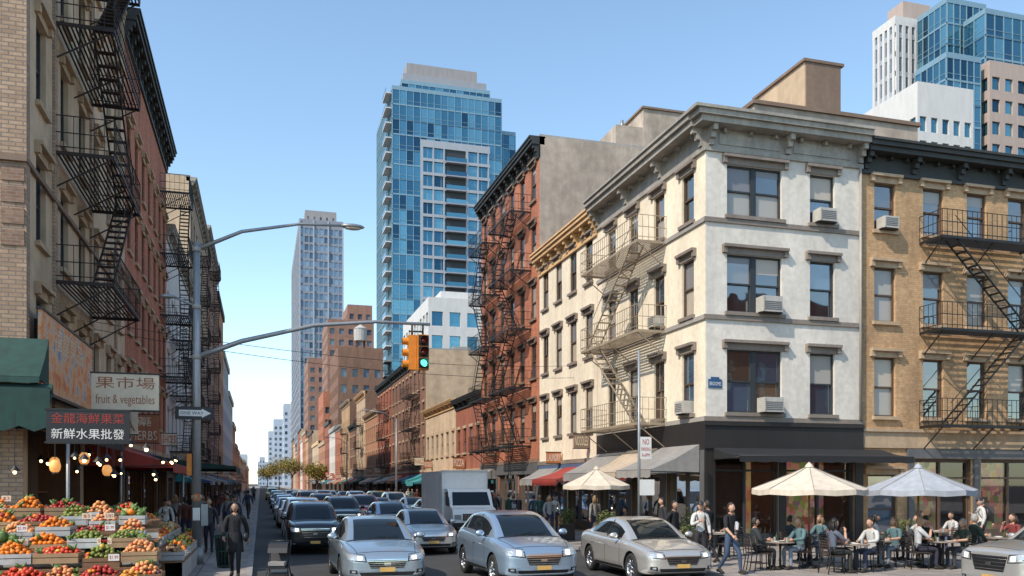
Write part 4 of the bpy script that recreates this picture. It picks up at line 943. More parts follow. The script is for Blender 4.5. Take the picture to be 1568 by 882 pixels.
def finish_people():
    bpy.context.view_layer.update(); dg = bpy.context.evaluated_depsgraph_get(); out = []
    for p in PEOPLE:
        ev = p['o'].evaluated_get(dg); p['me'] = bpy.data.meshes.new_from_object(ev)
    for p in PEOPLE:
        me = p['me']; me.name = 'body'; J = p['J']
        for k in (p['top'], p['bot'], p['skin'], p['shoe']): me.materials.append(MATS[k])
        segs = [('pel', 'wa', 0), ('wa', 'ch', 0), ('ch', 'nb', 0), ('nb', 'nt', 2)]
        for n in 'LR': segs += [('nb', 'sh'+n, 0), ('sh'+n, 'el'+n, 0), ('el'+n, 'wr'+n, 0 if p['sleeve'] else 2), ('pel', 'hi'+n, 1), ('hi'+n, 'kn'+n, 1), ('kn'+n, 'an'+n, 1), ('an'+n, 'to'+n, 3)]
        S_ = [(J[a], J[b]-J[a], (J[b]-J[a]).length_squared, m) for a, b, m in segs]
        idx = []
        for f in me.polygons:
            c = f.center; best = 9; bm_ = 0
            for A, D, L, m_ in S_:
                t = max(0, min(1, (c-A).dot(D)/L)); dd = (c-A-D*t).length_squared
                if dd < best: best = dd; bm_ = m_
            idx.append(bm_)
        me.polygons.foreach_set('material_index', idx); me.polygons.foreach_set('use_smooth', [True]*len(idx)); 
        bpy.data.objects.remove(p['o'])
        P = Obj(p['name'], (p['x'], p['y'], p['z']), p['rot']); hd = P.p('head'); head_mesh(hd, J['head'], p['skin'], p['hair'], p['style'])
        for n, s in (('L', -1), ('R', 1)): hand(P.p('hands'), J['wr'+n], J['el'+n], p['skin'], s)
        for n in 'LR':
            a, t = J['an'+n], J['to'+n]; P.p('shoes').tube([a+V((0, -.05, -.05)), a+V((0, .02, -.045)), t+V((0, 0, -.008)), t+V((0, .05, -.015))], [.035, .043, .04, .022], p['shoe'], 8)
        if p['coat']:
            b = J['pel']; P.p('coat_hem').lathe((b.x, b.y, b.z), [(.14, .12), (.17, 0), (.185, -.18), (.20, -.34), (.19, -.345)], p['top'], 14)
        J0 = J['nb']; P.p('collar').lathe((J0.x, J0.y+.005, J0.z), [(.085, -.03), (.068, .025), (.062, .02)], p['top'], 12)
        if p['bag'] == 'back':
            c = J['ch']; bp = P.p('backpack'); bp.ball((c.x, c.y-.20, c.z-.05), .2, 'sign_black', 10, 8, (.8, .5, 1.15))
            for s in (-1, 1): bp.tube([(s*.09, -.12, c.z+.14), (s*.10, .02, c.z+.17), (s*.11, .13, c.z+.02), (s*.12, .02, c.z-.16)], .014, 'sign_black', 5)
        if p['bag'] == 'hand':
            w = J['wrR']; bg = P.p('shopping_bag'); bg.box(w.x+.0, w.x+.12, w.y-.14, w.y+.14, w.z-.5, w.z-.2, 'canvas_beige'); bg.tube([(w.x+.06, w.y-.08, w.z-.2), (w.x+.04, w.y, w.z-.08), (w.x+.06, w.y+.08, w.z-.2)], .006, 'sign_black', 4)
        if p['bag'] == 'shoulder':
            bg = P.p('shoulder_bag'); bg.ball((-.24, .02, .95), .13, 'sign_black', 8, 6, (.5, 1, .9)); bg.tube([(-.22, -.02, 1.05), (-.15, -.1, 1.42), (-.1, .1, 1.42), (-.24, .06, 1.05)], .012, 'sign_black', 5)
        P.done(); P.e.scale = (p['sc'],)*3
        bo = bpy.data.objects.new('body', me); bo.parent = P.e; COL.objects.link(bo); P.children.append(bo); out.append(P)
    return out
PI = math.pi
person(11.15, 18.9, PI+.35, 'walk', (.012, .012, .014), (.05, .08, .14), 'l', 'brown', 'beard', sc=1.0)
person(11.25, 20.6, PI-.2, 'phone', (.62, .60, .57), (.03, .03, .035), 'l', 'grey', 'cap', bag='back', sleeve=True)
person(10.98, 21.6, PI+.5, 'pockets', (.02, .02, .02), (.02, .022, .03), 'm', 'black', 'short', sleeve=True)
person(12.2, 21.9, .3, 'walk', (.015, .015, .017), (.02, .02, .03), 'm', 'black', 'short', sleeve=True)
person(-.58, 21.5, PI-.1, 'walk', (.013, .014, .016), (.015, .015, .018), 'm', 'black', 'long', sleeve=True, coat=True, bag='shoulder', sc=1.02)
crowd_i = len(PEOPLE)
person(-1.6, 29.5, PI, 'walk', (.05, .05, .06), (.02, .02, .03), 'l', 'brown', 'short', sleeve=True, bag='hand')
person(-2.6, 33, .2, 'stand', (.12, .03, .02), (.03, .04, .08), 'd', 'black', 'short', sleeve=True)
person(-1.0, 36, PI, 'walk', (.03, .05, .09), (.05, .05, .05), 'm', 'black', 'cap', sleeve=True)
person(12.6, 31.5, 0, 'walk', (.30, .29, .28), (.03, .04, .08), 'l', 'blond', 'long', sleeve=True, bag='hand')
person(12.1, 37, PI, 'walk', (.03, .08, .07), (.02, .02, .03), 'm', 'black', 'short', sleeve=True)
person(12.8, 26, PI/2, 'stand', (.03, .03, .035), (.02, .02, .02), 'l', 'brown', 'short', sleeve=True)
person(-4.6, 21.5, PI, 'stand', (.02, .06, .04), (.02, .02, .02), 'm', 'black', 'short', name='market_vendor', sleeve=True)
seat_i = len(PEOPLE)
tabs = [(13.0, 19.55), (14.35, 18.35), (17.2, 18.5), (15.3, 21.6), (17.9, 21.0), (19.9, 19.4), (13.4, 23.4), (15.75, 19.2), (12.8, 30.3), (20.6, 22.4)]
for i, (tx, ty) in enumerate(tabs):
    if i: instance(table0, (tx, ty, SW), i*.7)
dr = [((.10, .18, .20), 'blond', 'long', (.22, .26, .32)), ((.03, .035, .04), 'black', 'short', (.02, .02, .02)), ((.55, .54, .52), 'brown', 'short', (.04, .05, .09)), ((.10, .12, .16), 'black', 'long', (.03, .03, .03)),
      ((.22, .04, .04), 'brown', 'long', (.03, .04, .06)), ((.05, .07, .05), 'grey', 'short', (.05, .05, .06)), ((.50, .50, .52), 'blond', 'short', (.03, .03, .05)), ((.02, .02, .02), 'black', 'cap', (.03, .03, .03))]
k = 0
for i, (tx, ty) in enumerate(tabs):
    ns = [2, 3, 3, 2, 2, 2, 2, 2, 1, 2][i]
    for s in range(ns):
        a = (0.1 if s == 0 else PI-.15 if s == 1 else PI/2+.2)+[.0, .15, -.15, .3, -.3, 0, .2, .1, 0, 0][i]
        cx, cy = tx+.66*math.cos(a), ty+.66*math.sin(a); face = math.atan2(ty-cy, tx-cx)-PI/2
        instance(chair0, (cx, cy, SW), face)
        if i == 7 and s == 1: continue
        d = dr[k % len(dr)]; k += 1
        person(cx, cy, face, R.choice(['sit', 'sit_drink', 'sit_lean', 'sit']), d[0], d[3], R.choice('llm'), d[1], d[2], sleeve=R.random() < .7, name='seated_diner', sc=R.uniform(.95, 1.02))
    if i in (3, 6, 9): instance(chair0, (tx-.1, ty-.7, SW), 0)
OUT = finish_people()
srcs = OUT[:seat_i]
for i in range(58):
    s = R.choice(srcs[:4]+srcs[crowd_i:seat_i-1]); side = R.random() < .45
    y = (32 if side else 27)+R.random()**1.5*110; x = R.uniform(-3.2, -.5) if side else R.uniform(11.3, 13.4)
    if not side and 28 < y < 33: continue
    e = instance(s, (x, y, SW), R.choice([0, PI])+R.uniform(-.4, .4), scale=R.uniform(.93, 1.03))
for (x, y, r) in ((22.5, 22.6, 1.2), (23.5, 23.5, 1.5)): instance(R.choice(srcs[1:4]), (x, y, SW), r)

def leaves(pt, c, rad, n, mats, size=.05, sq=1.):
    for i in range(n):
        d = V((R.gauss(0, 1), R.gauss(0, 1), R.gauss(0, 1))).normalized()*(R.random()**.4); p = V(c)+V((d.x*rad, d.y*rad, d.z*rad*sq))
        a = V((R.gauss(0, 1), R.gauss(0, 1), R.gauss(0, 1))).normalized(); b = a.orthogonal().normalized(); s = size*R.uniform(.6, 1.3)
        pt.face([p-a*s, p+b*s*.5, p+a*s, p-b*s*.5], R.choice(mats))
def planter(x, y, w=.9, h=.5, tall=.45):
    P = Obj('planter_box', (x, y, SW)); b = P.p('box'); b.box(-w/2, w/2, -.2, .2, 0, h, 'store_dark'); b.box(-w/2-.02, w/2+.02, -.22, .22, h, h+.04, 'store_dark')
    for i in range(3): c = (-w/2+w*(i+.5)/3, 0, h+tall*.5); P.p('stems').tube([(c[0], 0, h), c], .012, 'bark', 5); leaves(P.p('foliage'), c, .24, 160, ['leaf_green', 'leaf_lime'], .045, tall/.45)
    P.done()
for x in (11.8, 13.0, 22.6): planter(x, 24.4 if x < 20 else 25.9)
planter(13.9, 26.0, .6, .5, .9); planter(11.5, 27.6, .5, .6, .7); planter(11.6, 31.9, .5, .6, .7)
def tree(x, y, h, r, mats):
    T = Obj('street_tree', (x, y, 0)); t = T.p('trunk'); t.tube([(0, 0, 0), (.05, 0, h*.3), (0, .1, h*.55)], [.2, .14, .09], 'bark', 8)
    for i in range(7):
        a = i*.9; e = (r*.6*math.cos(a), r*.6*math.sin(a), h*R.uniform(.6, .85)); t.tube([(0, 0, h*R.uniform(.3, .5)), e], [.08, .02], 'bark', 5)
        leaves(T.p('foliage'), e, r*.55, 330, mats, .22)
    leaves(T.p('foliage'), (0, 0, h*.8), r*.7, 400, mats, .22); T.done()
for (x, y, h, m_) in ((12.6, 205, 7, ['leaf_yellow', 'leaf_lime']), (2.5, 330, 9, ['leaf_yellow', 'leaf_lime']), (6, 300, 11, ['leaf_yellow', 'leaf_yellow', 'leaf_lime']), (9.5, 280, 10, ['leaf_yellow', 'leaf_lime'])):
    tree(x, y, h, h*.4, m_)

# ------------------------------------------------------------------ cars
def evalmesh(me, mods):
    o = bpy.data.objects.new('tmp', me); COL.objects.link(o)
    for fn in mods: fn(o)
    bpy.context.view_layer.update(); dg = bpy.context.evaluated_depsgraph_get()
    out = bpy.data.meshes.new_from_object(o.evaluated_get(dg)); bpy.data.objects.remove(o); return out
def car_src(name, st, gh, wb, L, wr=.33, grille=(.42, .45, .62), hl=(.60, .73), kind='sedan'):
    bm = bmesh.new(); rings = []
    for (y, w, zb, zs, zt) in st:
        half = [(0, zb), (.8*w, zb), (.97*w, zb+.06), (w, zb+.3*(zs-zb)), (w*.985, zb+.62*(zs-zb)), (w, zb+.82*(zs-zb)), (.955*w, zs), (.8*w, zt), (0, zt+.025)]
        pts = half+[(-a, b) for a, b in half[-2:0:-1]]
        rings.append([bm.verts.new((a, y, b)) for a, b in pts])
    n = len(rings[0])
    for r0, r1 in zip(rings, rings[1:]):
        for i in range(n): bm.faces.new((r0[i], r0[(i+1) % n], r1[(i+1) % n], r1[i]))
    bm.faces.new(rings[0][::-1]); bm.faces.new(rings[-1]); bmesh.ops.recalc_face_normals(bm, faces=bm.faces)
    me = bpy.data.meshes.new('lb'); bm.to_mesh(me); bm.free()
    def ss(o): m = o.modifiers.new('s', 'SUBSURF'); m.levels = 3
    me = evalmesh(me, [ss])
    cutters = []
    for y in wb:
        for s in (-1, 1):
            c = Part('c'); xa, xb = (s*.60, s*1.2); c.lathe((0, y, wr), [(.0005, min(xa, xb)), (wr+.055, min(xa, xb)), (wr+.055, max(xa, xb)), (.0005, max(xa, xb))], 'black_plastic', 40, 'x', False)
            cm = c.mesh('cut'); b2 = bmesh.new(); b2.from_mesh(cm); bmesh.ops.remove_doubles(b2, verts=b2.verts, dist=.002); bmesh.ops.recalc_face_normals(b2, faces=b2.faces); b2.to_mesh(cm); b2.free()
            co = bpy.data.objects.new('cut', cm); COL.objects.link(co); cutters.append(co)
    def bl(o):
        for c in cutters: m = o.modifiers.new('b', 'BOOLEAN'); m.object = c; m.operation = 'DIFFERENCE'; m.solver = 'EXACT'
    me = evalmesh(me, [bl])
    for c in cutters: bpy.data.objects.remove(c)
    me.materials.clear(); me.materials.append(MATS['car_paint']); me.materials.append(MATS['black_plastic'])
    for f in me.polygons:
        c = f.center; f.use_smooth = True; f.material_index = 0
        for y in wb:
            d = math.hypot(c.y-y, c.z-wr)
            if abs(c.x) < .61 and abs(c.x) > .59 and d < wr+.06: f.material_index = 1; f.use_smooth = False
            if abs(d-(wr+.055)) < .008 and abs(f.normal.x) < .3: f.material_index = 1; f.use_smooth = False
        if c.z < st[2][2]+.045: f.material_index = 1
    bm = bmesh.new(); rings = []
    for (y, hb, zb, ht, zt) in gh:
        half = [(hb, zb-.06), (hb*.99, zb), (ht*1.03, zt-.06), (ht*.90, zt-.012), (0, zt)]
        pts = half+[(-a, b) for a, b in half[-2::-1]]; rings.append([bm.verts.new((a, y, b)) for a, b in pts])
    n = len(rings[0]); ng = len(gh)
    for j, (r0, r1) in enumerate(zip(rings, rings[1:])):
        for i in range(n-1):
            f = bm.faces.new((r0[i], r0[i+1], r1[i+1], r1[i])); k = min(i, n-2-i)
            if k == 0: mi = 0
            elif k == 1: mi = 1 if not (j == ng-2 or j == 0) else 0
            elif k == 2: mi = 0
            else: mi = 1 if (j < GHW[kind][0] or j >= ng-1-GHW[kind][1]) else 0
            f.material_index = mi
    bmesh.ops.recalc_face_normals(bm, faces=bm.faces); g = bpy.data.meshes.new('gh'); bm.to_mesh(g); bm.free(); g.materials.append(MATS['car_paint']); g.materials.append(MATS['car_glass'])
    def ss2(o): m = o.modifiers.new('s', 'SUBSURF'); m.levels = 2; m.boundary_smooth = 'PRESERVE_CORNERS'
    g = evalmesh(g, [ss2]); 
    for f in g.polygons: f.use_smooth = True
    bv = BVHTree.FromPolygons([v.co for v in me.vertices], [tuple(p.vertices) for p in me.polygons]); bg = BVHTree.FromPolygons([v.co for v in g.vertices], [tuple(p.vertices) for p in g.polygons])
    C = Obj(name)
    def patch(part, corners, mat, axis, off=.006, nu=8, nv=3, tree=bv):
        p = C.p(part); grid = []
        for j in range(nv+1):
            row = []
            for i in range(nu+1):
                u, v = i/nu, j/nv; c0, c1, c2, c3 = [V((q[0], q[1])) for q in corners]; q = (c0*(1-u)+c1*u)*(1-v)+(c3*(1-u)+c2*u)*v
                if axis in 'fr': o = V((q.x, -2 if axis == 'f' else L+2, q.y)); d = V((0, 1 if axis == 'f' else -1, 0))
                elif axis == 't': o = V((q.x, q.y, 3)); d = V((0, 0, -1))
                else: s = 1 if axis == 'R' else -1; o = V((s*3, q.x, q.y)); d = V((-s, 0, 0))
                h = tree.ray_cast(o, d)
                if h[0] is None: h = tree.find_nearest(o+d*(2 if axis in 'fr' else 2.1))
                row.append(h[0]-d*off)
            grid.append(row)
        for j in range(nv):
            for i in range(nu): p.face([grid[j][i], grid[j][i+1], grid[j+1][i+1], grid[j+1][i]], mat, False)
    gw, g0, g1 = grille; h0, h1 = hl
    patch('grille', [(-gw*.8, g0), (gw*.8, g0), (gw, g1), (-gw, g1)], 'black_plastic', 'f', .008, 10, 4)
    for k in range(4):
        z = g0+(g1-g0)*(k+.6)/4.2; w = gw*(.82+.16*(k/3)); patch('grille_bars', [(-w, z-.006), (w, z-.006), (w, z+.006), (-w, z+.006)], 'chrome', 'f', .016, 10, 1)
    patch('grille_bars', [(-gw*1.02, g1-.005), (gw*1.02, g1-.005), (gw*1.02, g1+.016), (-gw*1.02, g1+.016)], 'chrome', 'f', .016, 12, 1)
    patch('grille_bars', [(-.07, (g0+g1)/2-.03), (.07, (g0+g1)/2-.03), (.07, (g0+g1)/2+.035), (-.07, (g0+g1)/2+.035)], 'chrome', 'f', .025, 4, 2)
    patch('intake', [(-.5, .25), (.5, .25), (.58, .37), (-.58, .37)], 'black_plastic', 'f', .008, 12, 2)
    patch('number_plate', [(-.16, .38), (.16, .38), (.16, .47), (-.16, .47)], 'plate', 'f', .03, 4, 1)
    for s in (-1, 1):
        patch('headlamp_surround', [(s*(gw+.0), h0-.02), (s*.80, h0+.01), (s*.86, h1+.04), (s*(gw+.03), h1)], 'black_plastic', 'f', .005, 8, 3)
        patch('headlamps', [(s*(gw+.03), h0), (s*.78, h0+.03), (s*.83, h1+.02), (s*(gw+.06), h1-.02)], 'headlamp', 'f', .010, 8, 3)
        patch('headlamp_bulb', [(s*(gw+.10), h0+.03), (s*(gw+.19), h0+.035), (s*(gw+.19), h1-.03), (s*(gw+.10), h1-.035)], 'headlamp_lit', 'f', .016, 2, 2)
        patch('fog_lamps', [(s*.60, .33), (s*.76, .35), (s*.76, .42), (s*.62, .42)], 'black_plastic', 'f', .008, 3, 2); patch('fog_lamps', [(s*.65, .36), (s*.72, .365), (s*.72, .40), (s*.65, .40)], 'headlamp', 'f', .016, 2, 1)
        patch('tail_lamps', [(s*.45, h0+.18), (s*.80, h0+.16), (s*.80, h1+.2), (s*.48, h1+.2)], 'tail_red', 'r', .01, 6, 2)
        patch('bonnet_seam', [(s*.60, .18), (s*.612, .18), (s*.755, gh[0][0]-.1), (s*.741, gh[0][0]-.1)], 'black_plastic', 't', .003, 1, 8)
    patch('bonnet_seam', [(-.62, .165), (.62, .165), (.62, .18), (-.62, .18)], 'black_plastic', 't', .003, 8, 1)
    patch('cowl', [(-.7, gh[0][0]-.07), (.7, gh[0][0]-.07), (.74, gh[0][0]+.05), (-.74, gh[0][0]+.05)], 'black_plastic', 't', .008, 10, 2)
    patch('number_plate', [(-.16, .62), (.16, .62), (.16, .75), (-.16, .75)], 'plate', 'r', .02, 4, 1); patch('rear_bumper', [(-.6, .32), (.6, .32), (.6, .42), (-.6, .42)], 'black_plastic', 'r', .01, 6, 1)
    zsill = st[5][2]; zsh = st[5][3]; d1, d2, d3 = DOORS[kind]
    for ax in 'LR':
        for yy_ in (d1, d2, d3): patch('seams', [(yy_-.007, zsill+.1), (yy_+.007, zsill+.1), (yy_+.007, zsh-.01), (yy_-.007, zsh-.01)], 'black_plastic', ax, .003, 1, 8)
        for yy_ in (d2-.22, d3-.22): patch('handles', [(yy_, zsh-.12), (yy_+.17, zsh-.12), (yy_+.17, zsh-.09), (yy_, zsh-.09)], 'car_paint', ax, .03, 3, 1)
        patch('seams', [(wb[0]+wr+.1, zsill+.09), (wb[1]-wr-.1, zsill+.09), (wb[1]-wr-.1, zsill+.15), (wb[0]+wr+.1, zsill+.15)], 'black_plastic', ax, .006, 10, 1)
        zt = gh[len(gh)//2][4]
        patch('pillars', [(d2-.04, gh[2][2]+.02), (d2+.04, gh[2][2]+.02), (d2+.02, zt-.09), (d2-.04, zt-.09)], 'black_plastic', ax, .006, 1, 5, bg)
        if kind != 'sedan': patch('pillars', [(d3+.0, gh[2][2]+.02), (d3+.12, gh[2][2]+.02), (d3+.08, zt-.10), (d3-.02, zt-.10)], 'car_paint', ax, .006, 1, 5, bg)
    for s in (-1, 1):
        m0 = C.p('mirrors'); yb = gh[1][0]+.05; m0.ball((s*.99, yb, gh[1][2]+.08), .1, 'car_paint', 10, 8, (1.1, .65, .75)); m0.tube([(s*.84, yb, gh[1][2]+.02), (s*.95, yb, gh[1][2]+.06)], .025, 'black_plastic', 6)
        W_ = C.p('wipers'); W_.tube([V((s*.15-.25, gh[0][0]-.02, gh[0][4]-.01)), V((s*.15+.28, gh[0][0]+.10, gh[0][4]+.08))], .008, 'black_plastic', 4)
    for y in wb:
        for s in (-1, 1):
            w = C.p('tyres'); x = s*.80; o = s*.10
            w.lathe((x, y, wr), [(wr*.66, -o), (wr*.9, -o), (wr, -o*.7), (wr, o*.7), (wr*.93, o), (wr*.68, o), (wr*.66, o*.8)], 'rubber', 28, 'x'); rm = C.p('wheels')
            rm.lathe((x, y, wr), [(wr*.69, o*.95), (wr*.63, o*.85), (wr*.60, o*.2)], 'rim_metal', 28, 'x'); rm.lathe((x, y, wr), [(.001, o*.1), (wr*.6, o*.1)], 'black_plastic', 20, 'x')
            rm.lathe((x, y, wr), [(.001, o*.9), (.05, o*.85), (.06, o*.4)], 'rim_metal', 14, 'x')
            for q in range(10):
                a = 2*PI*q/10+.15*(q % 2); rm.tube([(x+o*.65, y+.04*math.cos(a), wr+.04*math.sin(a)), (x+o*.78, y+wr*.64*math.cos(a), wr+wr*.64*math.sin(a))], [.018, .014], 'rim_metal', 5)
    C.extra = [('body_shell', me), ('cabin', g)]
    return C
def place_car(C, x, y, rot, color, sc=1.):
    if not hasattr(C, 'children'):
        C.loc = (x, y, 0); C.rot = rot; C.done(color)
        for nm, me in C.extra: o = bpy.data.objects.new(nm, me); o.parent = C.e; COL.objects.link(o); o.color = (*color, 1); C.children.append(o)
        C.e.scale = (sc,)*3
        return C.e
    return instance(C, (x, y, 0), rot, color, sc)
GHW = {'sedan': (2, 2), 'hatch': (2, 1), 'suv': (2, 1)}
DOORS = {'sedan': (1.55, 2.5, 3.45), 'hatch': (1.42, 2.42, 3.3), 'suv': (1.55, 2.6, 3.55)}
sed = [(0, .52, .32, .60, .63), (.04, .72, .25, .66, .70), (.2, .83, .20, .73, .79), (.55, .90, .18, .80, .87), (1.0, .92, .18, .86, .94), (1.45, .925, .18, .91, .99), (2.4, .93, .18, .93, 1.0), (3.4, .93, .18, .95, 1.02), (3.9, .92, .18, .97, 1.06), (4.35, .89, .20, .97, 1.08), (4.62, .80, .26, .93, 1.04), (4.70, .60, .34, .84, .93)]
sgh = [(1.22, .78, .93, .74, .97), (1.65, .84, .95, .68, 1.20), (2.12, .86, .96, .63, 1.42), (2.7, .86, .97, .62, 1.47), (3.2, .85, .98, .61, 1.44), (3.7, .82, 1.0, .63, 1.28), (4.25, .74, 1.02, .70, 1.07)]
sedan = car_src('sedan_car', sed, sgh, (.92, 3.65), 4.7)
hat = [(0, .52, .34, .66, .70), (.04, .72, .27, .73, .78), (.2, .84, .21, .80, .87), (.55, .90, .19, .86, .95), (.95, .92, .19, .92, 1.02), (1.3, .925, .19, .96, 1.06), (2.2, .93, .19, .99, 1.07), (3.2, .93, .19, 1.02, 1.1), (3.7, .92, .19, 1.04, 1.12), (4.05, .90, .22, 1.04, 1.12), (4.22, .84, .27, 1.0, 1.08), (4.28, .66, .36, .9, .98)]
hgh = [(1.02, .78, 1.0, .74, 1.04), (1.45, .84, 1.01, .69, 1.28), (1.92, .86, 1.02, .65, 1.51), (2.6, .86, 1.04, .64, 1.58), (3.3, .85, 1.06, .63, 1.55), (3.8, .83, 1.08, .63, 1.46), (4.2, .78, 1.08, .70, 1.12)]
hatch = car_src('hatchback_car', hat, hgh, (.86, 3.42), 4.28, .33, (.40, .48, .68), (.66, .82), 'hatch')
suv = [(0, .62, .36, .80, .88), (.03, .80, .30, .88, .96), (.15, .90, .25, .94, 1.03), (.5, .95, .23, 1.0, 1.09), (1.0, .96, .23, 1.04, 1.14), (1.4, .965, .23, 1.07, 1.17), (2.4, .97, .23, 1.08, 1.18), (3.5, .97, .23, 1.09, 1.18), (4.1, .96, .23, 1.10, 1.18), (4.6, .93, .26, 1.10, 1.18), (4.78, .88, .3, 1.06, 1.14), (4.84, .74, .4, .98, 1.04)]
ugh = [(1.2, .82, 1.10, .78, 1.13), (1.6, .87, 1.11, .74, 1.40), (2.0, .89, 1.12, .71, 1.68), (2.8, .89, 1.13, .70, 1.76), (3.8, .88, 1.13, .69, 1.74), (4.4, .86, 1.13, .69, 1.67), (4.75, .82, 1.12, .74, 1.2)]
suvc = car_src('suv_car', suv, ugh, (.98, 3.75), 4.84, .38, (.46, .55, .86), (.76, .92), 'suv')
BLU = (.36, .43, .49); SIL = (.62, .59, .55); DK = (.012, .014, .018); WH = (.74, .73, .70); GR = (.10, .11, .12); NAVY = (.03, .06, .13); RED = (.3, .02, .02); LB = (.34, .44, .56)
place_car(sedan, 2.72, 19.2, 0, BLU, 1.08); place_car(hatch, 6.2, 18.6, .02, LB, 1.08); place_car(sedan, 9.5, 18.2, -.02, SIL, 1.04)
place_car(suvc, 1.75, 29.2, 0, DK); place_car(sedan, 5.5, 28.0, 0, (.62, .61, .58), 1.02); place_car(suvc, 14.65, 14.5, PI*1.5, (.6, .58, .55))
pc = [WH, GR, DK, SIL, NAVY, LB, WH, RED, BLU, GR, DK, SIL, (.5, .35, .05)]
for lane, ys in ((1.7, [38, 47, 58, 69, 84, 101, 124]), (3.9, [43, 56, 74, 95, 120]), (5.7, [37.5, 50, 63, 82, 108]), (7.7, [55, 72, 96, 130]), (9.9, [49, 56, 63, 71, 80, 90, 103, 118])):
    for y in ys:
        place_car(R.choice([sedan, hatch, suvc, sedan]), lane+R.uniform(-.2, .2), y+R.uniform(-1.2, 1.2), R.uniform(-.025, .025), R.choice(pc))
# ------------------------------------------------------------------ box truck
T = Obj('box_truck', (9.2, 37.4, 0)); c = T.p('cab'); hw = 1.0
prof = [(0, .45), (-.02, .95), (.10, 1.22), (.55, 1.32), (1.05, 2.02), (1.25, 2.12), (1.9, 2.12), (1.9, .45)]
for s in (-1, 1): c.face([(s*hw, y, z) for y, z in prof], 'truck_white')
for (ya, za), (yb, zb) in zip(prof, prof[1:]): c.face([(-hw, ya, za), (hw, ya, za), (hw, yb, zb), (-hw, yb, zb)], 'truck_white')
g_ = T.p('windows'); g_.face([(-.88, .58, 1.38), (.88, .58, 1.38), (.82, .98, 1.98), (-.82, .98, 1.98)], 'car_glass')
for s in (-1, 1): g_.face([(s*(hw+.005), .75, 1.38), (s*(hw+.005), 1.7, 1.38), (s*(hw+.005), 1.7, 1.98), (s*(hw+.005), 1.1, 1.98)], 'car_glass'); T.p('mirrors').box(s*1.12-.06, s*1.12+.06, .5, .56, 1.35, 1.75, 'black_plastic'); T.p('mirrors').tube([(s*1.0, .6, 1.6), (s*1.12, .53, 1.6)], .015, 'black_plastic', 4)
f = T.p('front'); f.box(-.55, .55, -.05, -.0, .72, 1.02, 'black_plastic'); f.box(-1.02, 1.02, -.12, 0, .42, .62, 'black_plastic'); 
for k in range(3): f.box(-.52, .52, -.065, -.05, .78+k*.08, .81+k*.08, 'chrome')
for s in (-1, 1): f.box(s*.78-.15, s*.78+.15, -.04, -.0, .76, .98, 'headlamp')
f.box(-.16, .16, -.135, -.12, .46, .58, 'plate')
b = T.p('cargo_box'); b.box(-1.1, 1.1, 1.98, 7.2, .75, 2.95, 'truck_white')
for x in (-1.11, 1.07): b.box(x, x+.04, 1.96, 2.02, .75, 2.97, 'white_trim')
b.box(-1.12, 1.12, 1.955, 2.03, 2.9, 2.99, 'white_trim'); b.box(-1.12, 1.12, 1.955, 7.22, .68, .78, 'grey_trim')
for k in range(8): 
    for s in (-1, 1): b.box(s*1.1-.012, s*1.1+.012, 2.3+k*.62, 2.33+k*.62, .8, 2.9, 'white_trim')
T.p('chassis').box(-.5, .5, .3, 7, .4, .68, 'black_plastic')
for y in (.85, 5.6):
    for s in (-1, 1):
        T.p('wheels').lathe((s*.86, y, .4), [(.001, -s*.14), (.40, -s*.14), (.42, 0), (.40, s*.12), (.26, s*.15)], 'rubber', 22, 'x'); T.p('wheels').lathe((s*.86, y, .4), [(.26, s*.15), (.22, s*.07), (.08, s*.09), (.06, s*.16), (.001, s*.16)], 'rim_metal', 18, 'x')
T.done()
S = Obj('baby_stroller', (.4, 20.6, 0), -.2); fr = S.p('frame')
for s in (-1, 1):
    fr.tube([(s*.24, -.38, .15), (s*.22, .12, .62), (s*.22, .42, 1.02)], .014, 'black_metal', 6); fr.tube([(s*.24, .36, .15), (s*.22, .0, .55)], .014, 'black_metal', 6)
    for y in (-.38, .36): S.p('wheels').lathe((s*.25, y, .13), [(.001, -.02), (.11, -.02), (.13, 0), (.11, .02), (.001, .02)], 'rubber', 16, 'x'); S.p('wheels').lathe((s*.272, y, .13), [(.001, 0), (.07, 0)], 'rim_metal', 12, 'x')
fr.tube([(-.22, .42, 1.02), (.22, .42, 1.02)], .018, 'black_plastic', 6)
se = S.p('seat'); se.box(-.2, .2, -.28, .12, .42, .5, 'sign_black'); se.box8([(-.2, .06, .48), (.2, .06, .48), (.2, .16, .48), (-.2, .16, .48), (-.2, .22, .92), (.2, .22, .92), (.2, .3, .9), (-.2, .3, .9)], 'sign_black')
h_ = S.p('hood')
for i in range(5):
    a0, a1 = .2+i*.42, .2+(i+1)*.42
    h_.face([(-.22, .12-.32*math.cos(a0)*.9, .72+.30*math.sin(a0)), (.22, .12-.32*math.cos(a0)*.9, .72+.30*math.sin(a0)), (.22, .12-.32*math.cos(a1)*.9, .72+.30*math.sin(a1)), (-.22, .12-.32*math.cos(a1)*.9, .72+.30*math.sin(a1))], 'sign_black', True)
S.p('basket').box(-.19, .19, -.2, .25, .2, .34, 'store_dark'); S.p('blanket').box(-.18, .18, -.3, .05, .5, .58, 'canvas_grey'); S.done()
def bin_(x, y):
    B = Obj('litter_bin', (x, y, SW)); b = B.p('basket')
    for i in range(16): a = 2*PI*i/16; b.tube([(.2*math.cos(a), .2*math.sin(a), .03), (.28*math.cos(a), .28*math.sin(a), .85)], .012, 'canvas_green', 4)
    for z, r in ((.05, .205), (.45, .24), (.85, .285)): b.lathe((0, 0, z), [(r, -.02), (r+.01, 0), (r, .02)], 'canvas_green', 18)
    B.p('liner').lathe((0, 0, 0), [(.001, .04), (.18, .04), (.25, .8)], 'black_plastic', 16); B.done()
bin_(-.9, 24.2); bin_(11.4, 23.4)
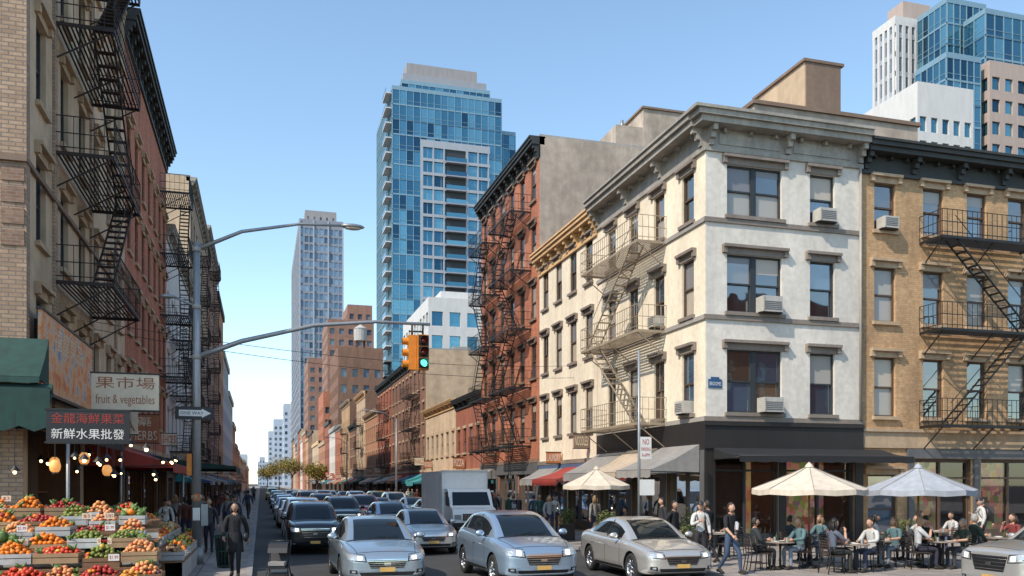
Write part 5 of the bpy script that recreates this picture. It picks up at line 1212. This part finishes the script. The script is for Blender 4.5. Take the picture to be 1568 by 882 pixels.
H_ = Obj('fire_hydrant', (11.3, 33.5, SW)); h_ = H_.p('barrel'); h_.lathe((0, 0, 0), [(.17, 0), (.17, .04), (.11, .06), (.11, .5), (.14, .52), (.14, .56), (.11, .6), (.05, .7), (.001, .72)], 'canvas_grey', 14)
for s in (-1, 1): h_.tube([(s*.1, 0, .42), (s*.19, 0, .42)], .05, 'canvas_grey', 8)
H_.done()
for y in (38, 44.5, 51, 57.5):
    P_ = Obj('parking_meter', (11.2, y, SW)); P_.p('post').tube([(0, 0, 0), (0, 0, 1.1)], .03, 'pole_metal', 8); P_.p('head').box(-.09, .09, -.06, .06, 1.1, 1.3, 'pole_metal'); P_.p('head').lathe((0, -.06, 1.3), [(.09, 0), (.09, .12)], 'pole_metal', 12, 'y'); P_.done()

# ------------------------------------------------------------------ light, sky, camera
sd = V((-.89, -.456, 0)).normalized(); el = math.radians(45); tosun = V((sd.x*math.cos(el), sd.y*math.cos(el), math.sin(el)))
L = bpy.data.lights.new('sun', 'SUN'); L.energy = 5.0; L.angle = math.radians(.53); L.color = (1, .90, .76)
lo = bpy.data.objects.new('sun', L); lo.rotation_euler = (-tosun).to_track_quat('-Z', 'Y').to_euler(); COL.objects.link(lo)
w = bpy.data.worlds.new('World'); scene.world = w; w.use_nodes = True; nt = w.node_tree
sk = nt.nodes.new('ShaderNodeTexSky'); sk.sky_type = 'NISHITA'; sk.sun_disc = False; sk.sun_elevation = el; sk.sun_rotation = math.atan2(tosun.x, tosun.y) % (2*PI)
sk.air_density = 1.0; sk.dust_density = .35; sk.ozone_density = 1.4
hv = nt.nodes.new('ShaderNodeMixRGB'); hv.blend_type = 'MULTIPLY'; hv.inputs[0].default_value = 1; hv.inputs[2].default_value = (1.85, 1.92, 1.80, 1)
nt.links.new(sk.outputs[0], hv.inputs[1]); nt.links.new(hv.outputs[0], nt.nodes['Background'].inputs[0]); nt.nodes['Background'].inputs[1].default_value = .145
cam = bpy.data.cameras.new('camera'); co = bpy.data.objects.new('camera', cam); COL.objects.link(co); scene.camera = co
co.location = (0, 0, 2.38); co.rotation_euler = (math.radians(90), 0, math.radians(-16.3))
cam.lens = 30.24; cam.sensor_width = 36; cam.shift_y = .1907; cam.clip_end = 4000; cam.clip_start = .1
scene.view_settings.view_transform = 'Standard'; scene.view_settings.look = 'None'; scene.view_settings.exposure = 0
print('faces', sum(len(m.polygons) for m in bpy.data.meshes))
